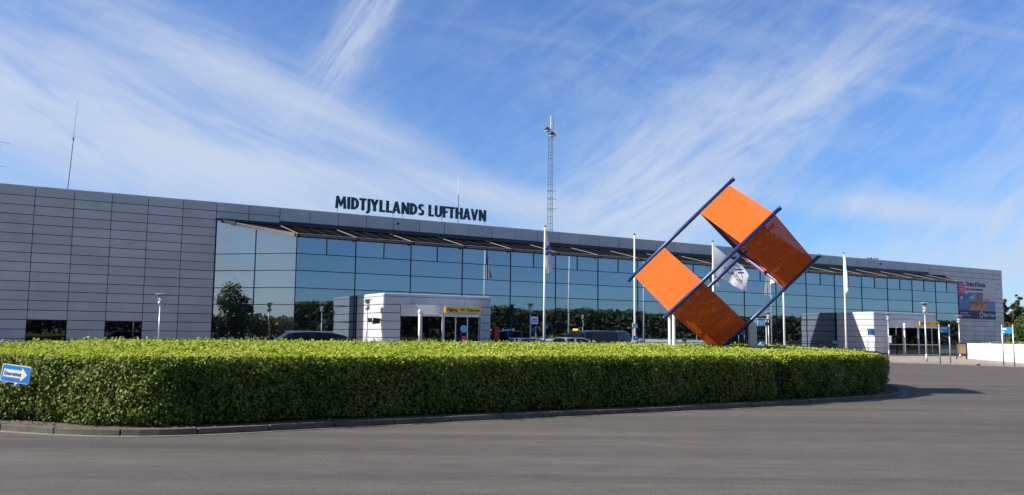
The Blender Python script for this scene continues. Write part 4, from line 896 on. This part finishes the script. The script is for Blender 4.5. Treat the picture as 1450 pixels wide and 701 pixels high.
spots = [(68.5,121,7.4,2.2,'pine'),(72.0,124,7.2,2.4,'pine'),(68.5,112,5.8,2.9,'broad'),(77.5,133,8.8,2.2,'pine'),(76.0,126,6.8,2.6,'pine'),(67.2,112,4.6,2.6,'broad'),(80.5,128,8.2,3.0,'pine'),(74.5,116,7.0,3.2,'broad'),(70.6,118,7.9,2.7,'pine'),(71.5,114,6.4,2.6,'broad')]
for i, (x, y, h, w, k) in enumerate(spots): tree('pine_tree' if k == 'pine' else 'leafy_tree', (x,y,0), h, w, 8500, M['pleaf'] if k == 'pine' else M['tleaf'], tl_[i], k, 30+i, group='trees beyond the right end of the terminal', size=.30)
# woodland across the car park behind the viewer, mirrored in the glass front
lv.clear()
def belt(P0, P1, n_, h0, h1, wdt, size):
    u = rng.uniform(0,1,n_); w_ = rng.uniform(-wdt,wdt,n_); L = sqrt((P1[0]-P0[0])**2+(P1[1]-P0[1])**2); nx, ny = -(P1[1]-P0[1])/L, (P1[0]-P0[0])/L
    X = P0[0]+(P1[0]-P0[0])*u+nx*w_; Y = P0[1]+(P1[1]-P0[1])*u+ny*w_
    H_ = np.array([h0+(h1-h0)*(.5+.6*noise.noise(Vector((x*.05,y*.05,0)))+.45*noise.noise(Vector((x*.21,y*.21,3)))) for x, y in zip(X, Y)]); H_ = np.clip(H_, h0*.55, h1*1.3)
    Z = H_*np.sqrt(rng.uniform(0,1,n_)); leaves(np.column_stack([X,Y,Z]), np.tile([0,0,.6],(n_,1)), size, .8)
a_ = T(-180,150); b_ = T(-20,150); c_ = T(330,140)
belt(a_[:2], b_[:2], 32000, 7.8, 9.4, 5, 1.3); belt(b_[:2], c_[:2], 76000, 7.8, 9.6, 5, 1.3)
belt((-95,60), (-62,5), 9000, 2.6, 4.6, 3, .8); belt((-62,5), (-35,-55), 9000, 2.4, 4.4, 3, .8); 
leaf_mesh('woodland', M['wleaf'], None, kind='stuff', label='mixed woodland edge across the car park')
tree('leafy_tree', (-60.5,12,0), 7.4, 3.0, 2600, M['tleaf'], 'lone leafy tree mirrored in the angled glass bay at left', 'broad', 77, size=.4)

# ------------------------------------------------------------------ sun, sky, camera
SUN_TRAVEL = Vector((.968*.809, .252*.809, -.588))
s = bpy.data.lights.new('sun', 'SUN'); s.energy = 5.0; s.angle = radians(.53); s.color = (1, .955, .88)
so = bpy.data.objects.new('sun', s); COL.objects.link(so); so.rotation_euler = SUN_TRAVEL.to_track_quat('-Z', 'Y').to_euler()

w = bpy.data.worlds.new('World'); scene.world = w; w.use_nodes = True; ns, ls = w.node_tree.nodes, w.node_tree.links
bg = ns['Background']; bg.inputs[1].default_value = .08
sky = ns.new('ShaderNodeTexSky'); sky.sky_type = 'NISHITA'; sky.sun_disc = False; sky.sun_elevation = radians(36); sky.sun_rotation = atan2(-SUN_TRAVEL.x, -SUN_TRAVEL.y)
sky.air_density = 1.0; sky.dust_density = .1; sky.ozone_density = 2.0
tc = ns.new('ShaderNodeTexCoord'); sp = ns.new('ShaderNodeSeparateXYZ'); ls.new(tc.outputs['Generated'], sp.inputs[0])
def mth(op, a, b_=None, c=None):
    n_ = ns.new('ShaderNodeMath'); n_.operation = op
    for i, v in enumerate((a, b_, c)):
        if v is None: continue
        if isinstance(v, (int, float)): n_.inputs[i].default_value = v
        else: ls.new(v, n_.inputs[i])
    return n_.outputs[0]
def mrng(v, a, b_, lo=0., hi=1., smooth=True):
    n_ = ns.new('ShaderNodeMapRange'); n_.interpolation_type = 'SMOOTHSTEP' if smooth else 'LINEAR'; ls.new(v, n_.inputs[0])
    for i, q in zip((1,2,3,4), (a,b_,lo,hi)): n_.inputs[i].default_value = q
    return n_.outputs[0]
ya = mth('MAXIMUM', mth('ABSOLUTE', sp.outputs[1]), .30)
U = mth('ADD', mth('MULTIPLY', mth('DIVIDE', sp.outputs[0], ya), 1.23), .725)         # about 0..1.45 across the view
Vv = mth('SUBTRACT', .477, mth('MULTIPLY', mth('DIVIDE', sp.outputs[2], ya), 1.23))   # 0 high in the view .. .477 at the horizon
def cirrus(ang, su, sv, scale, seed, dist=.6, det=9, rough=.6):
    """streaky noise, streaks along direction ang (down-right positive)"""
    ca, sa = cos(ang), sin(ang)
    p = mth('ADD', mth('MULTIPLY', U, ca), mth('MULTIPLY', Vv, sa)); q = mth('SUBTRACT', mth('MULTIPLY', Vv, ca), mth('MULTIPLY', U, sa))
    cb = ns.new('ShaderNodeCombineXYZ'); ls.new(mth('MULTIPLY', p, su), cb.inputs[0]); ls.new(mth('MULTIPLY', q, sv), cb.inputs[1]); cb.inputs[2].default_value = seed
    n_ = ns.new('ShaderNodeTexNoise'); n_.inputs['Scale'].default_value = scale; n_.inputs['Detail'].default_value = det; n_.inputs['Roughness'].default_value = rough; n_.inputs['Distortion'].default_value = dist
    ls.new(cb.outputs[0], n_.inputs['Vector']); return n_.outputs['Fac']
def ell(cx, cy, ang, ra, rb, soft=1.0):
    ca, sa = cos(ang), sin(ang); du = mth('SUBTRACT', U, cx); dv = mth('SUBTRACT', Vv, cy)
    p = mth('DIVIDE', mth('ADD', mth('MULTIPLY', du, ca), mth('MULTIPLY', dv, sa)), ra); q = mth('DIVIDE', mth('SUBTRACT', mth('MULTIPLY', dv, ca), mth('MULTIPLY', du, sa)), rb)
    r2 = mth('ADD', mth('MULTIPLY', p, p), mth('MULTIPLY', q, q)); return mth('EXPONENT', mth('MULTIPLY', r2, -soft))
nA = mrng(cirrus(radians(23), 1.3, 8.0, 1.0, 1.3, .5), .36, .66); nA2 = mrng(cirrus(radians(26), 4.0, 26.0, 1.0, 5.1, 1.0, 9, .60), .32, .76)
nB = mrng(cirrus(radians(-34), 2.8, 7.0, 1.0, 9.7, 1.3, 12, .62), .34, .68); nB2 = mrng(cirrus(radians(-38), 7.0, 26.0, 1.0, 4.2, 1.3, 9, .58), .32, .78)
nC = mrng(cirrus(radians(10), 1.6, 14.0, 1.0, 2.2, .6, 12, .65), .48, .72); nD = mrng(cirrus(radians(-60), 4, 26, 1.0, 12.2, .8, 12, .65), .36, .70); nE = mrng(cirrus(radians(0), 5, 7, 1.0, 22.2, 2.2, 12, .7), .40, .70)
streakA = mth('ADD', mth('MULTIPLY', nA, .72), mth('MULTIPLY', nA2, .42)); streakB = mth('ADD', mth('MULTIPLY', nB, .75), mth('MULTIPLY', nB2, .38))
def mx_(*a):
    o_ = a[0]
    for b_ in a[1:]: o_ = mth('ADD', o_, b_)
    return o_
left = mth('MULTIPLY', mx_(ell(-.02,.14,radians(22),.42,.11), mth('MULTIPLY', ell(.30,.215,radians(20),.40,.055), 1.0), mth('MULTIPLY', ell(.28,.075,radians(27),.42,.040), .85), mth('MULTIPLY', ell(.62,.268,radians(8),.26,.020), .8)), mth('MULTIPLY_ADD', streakA, 1.15, .22))
topw = mth('MULTIPLY', ell(.50,.03,radians(-60),.15,.035), mth('MULTIPLY_ADD', nD, .9, .10))
right = mth('MULTIPLY', mx_(mth('MULTIPLY', ell(.96,.235,radians(-34),.17,.075), 1.15), mth('MULTIPLY', ell(1.16,.135,radians(-38),.17,.040), .75), mth('MULTIPLY', ell(.93,.31,radians(-50),.10,.06), .9)), mth('MULTIPLY_ADD', streakB, 1.2, .12))
far = mth('MULTIPLY', mx_(ell(1.48,.30,radians(-40),.24,.09), mth('MULTIPLY', ell(1.22,.285,radians(5),.22,.018), .9), mth('MULTIPLY', ell(1.30,.38,radians(-8),.30,.045), .8)), mth('MULTIPLY_ADD', streakB, .8, .12))
thin = mth('MULTIPLY', mth('MULTIPLY', mx_(mth('MULTIPLY', nC, .6), mth('MULTIPLY', nB2, .55), mth('MULTIPLY', mth('MULTIPLY', nE, nB), .9)), .22), mrng(U, .50, 1.0, .35, 1.0))
back = mth('MULTIPLY', mth('MULTIPLY', mrng(mth('MULTIPLY', sp.outputs[1], -1.0), .1, .5), mrng(mth('MULTIPLY', sp.outputs[0], -1.0), .0, .4)), mth('MULTIPLY_ADD', nE, .9, .35))
dens = mx_(left, topw, right, far, thin, back)
densc = mth('MULTIPLY', mth('SUBTRACT', 1.0, mth('EXPONENT', mth('MULTIPLY', dens, -1.45))), mrng(sp.outputs[2], -.02, .01))
# the sky's own colour a little deeper than the model gives
tint = ns.new('ShaderNodeMix'); tint.data_type = 'RGBA'; tint.blend_type = 'MULTIPLY'; tint.inputs[0].default_value = 1; ls.new(sky.outputs[0], tint.inputs[6])
hc = ns.new('ShaderNodeMix'); hc.data_type = 'RGBA'; ls.new(mrng(sp.outputs[2], 0., .34), hc.inputs[0]); hc.inputs[6].default_value = (.40,.62,.93,1); hc.inputs[7].default_value = (.52,.73,1.06,1); ls.new(hc.outputs[2], tint.inputs[7])
cm = ns.new('ShaderNodeMix'); cm.data_type = 'RGBA'; ls.new(densc, cm.inputs[0]); ls.new(tint.outputs[2], cm.inputs[6]); cm.inputs[7].default_value = (3.9,4.45,5.4,1)
ls.new(cm.outputs[2], bg.inputs[0])

cam = bpy.data.cameras.new('camera'); co = bpy.data.objects.new('camera', cam); COL.objects.link(co); scene.camera = co
cam.sensor_width = 36; cam.sensor_fit = 'HORIZONTAL'; cam.lens = 36*1230/1450; cam.clip_start = .1; cam.clip_end = 5000
P_, R_ = math.atan((476.8-350.5)/1230), .011
f = Vector((0,cos(P_),sin(P_))); r = Vector((1,0,0)); u = r.cross(f); r2 = r*cos(R_)+u*sin(R_); u2 = -r*sin(R_)+u*cos(R_)
co.matrix_world = Matrix(((r2.x,u2.x,-f.x,0),(r2.y,u2.y,-f.y,0),(r2.z,u2.z,-f.z,1.4),(0,0,0,1)))
scene.view_settings.view_transform = 'Standard'; scene.view_settings.look = 'None'; scene.view_settings.exposure = .95; scene.view_settings.gamma = 1; scene.view_settings.use_curve_mapping = False
scene.cycles.max_bounces = 8; scene.cycles.use_denoising = True
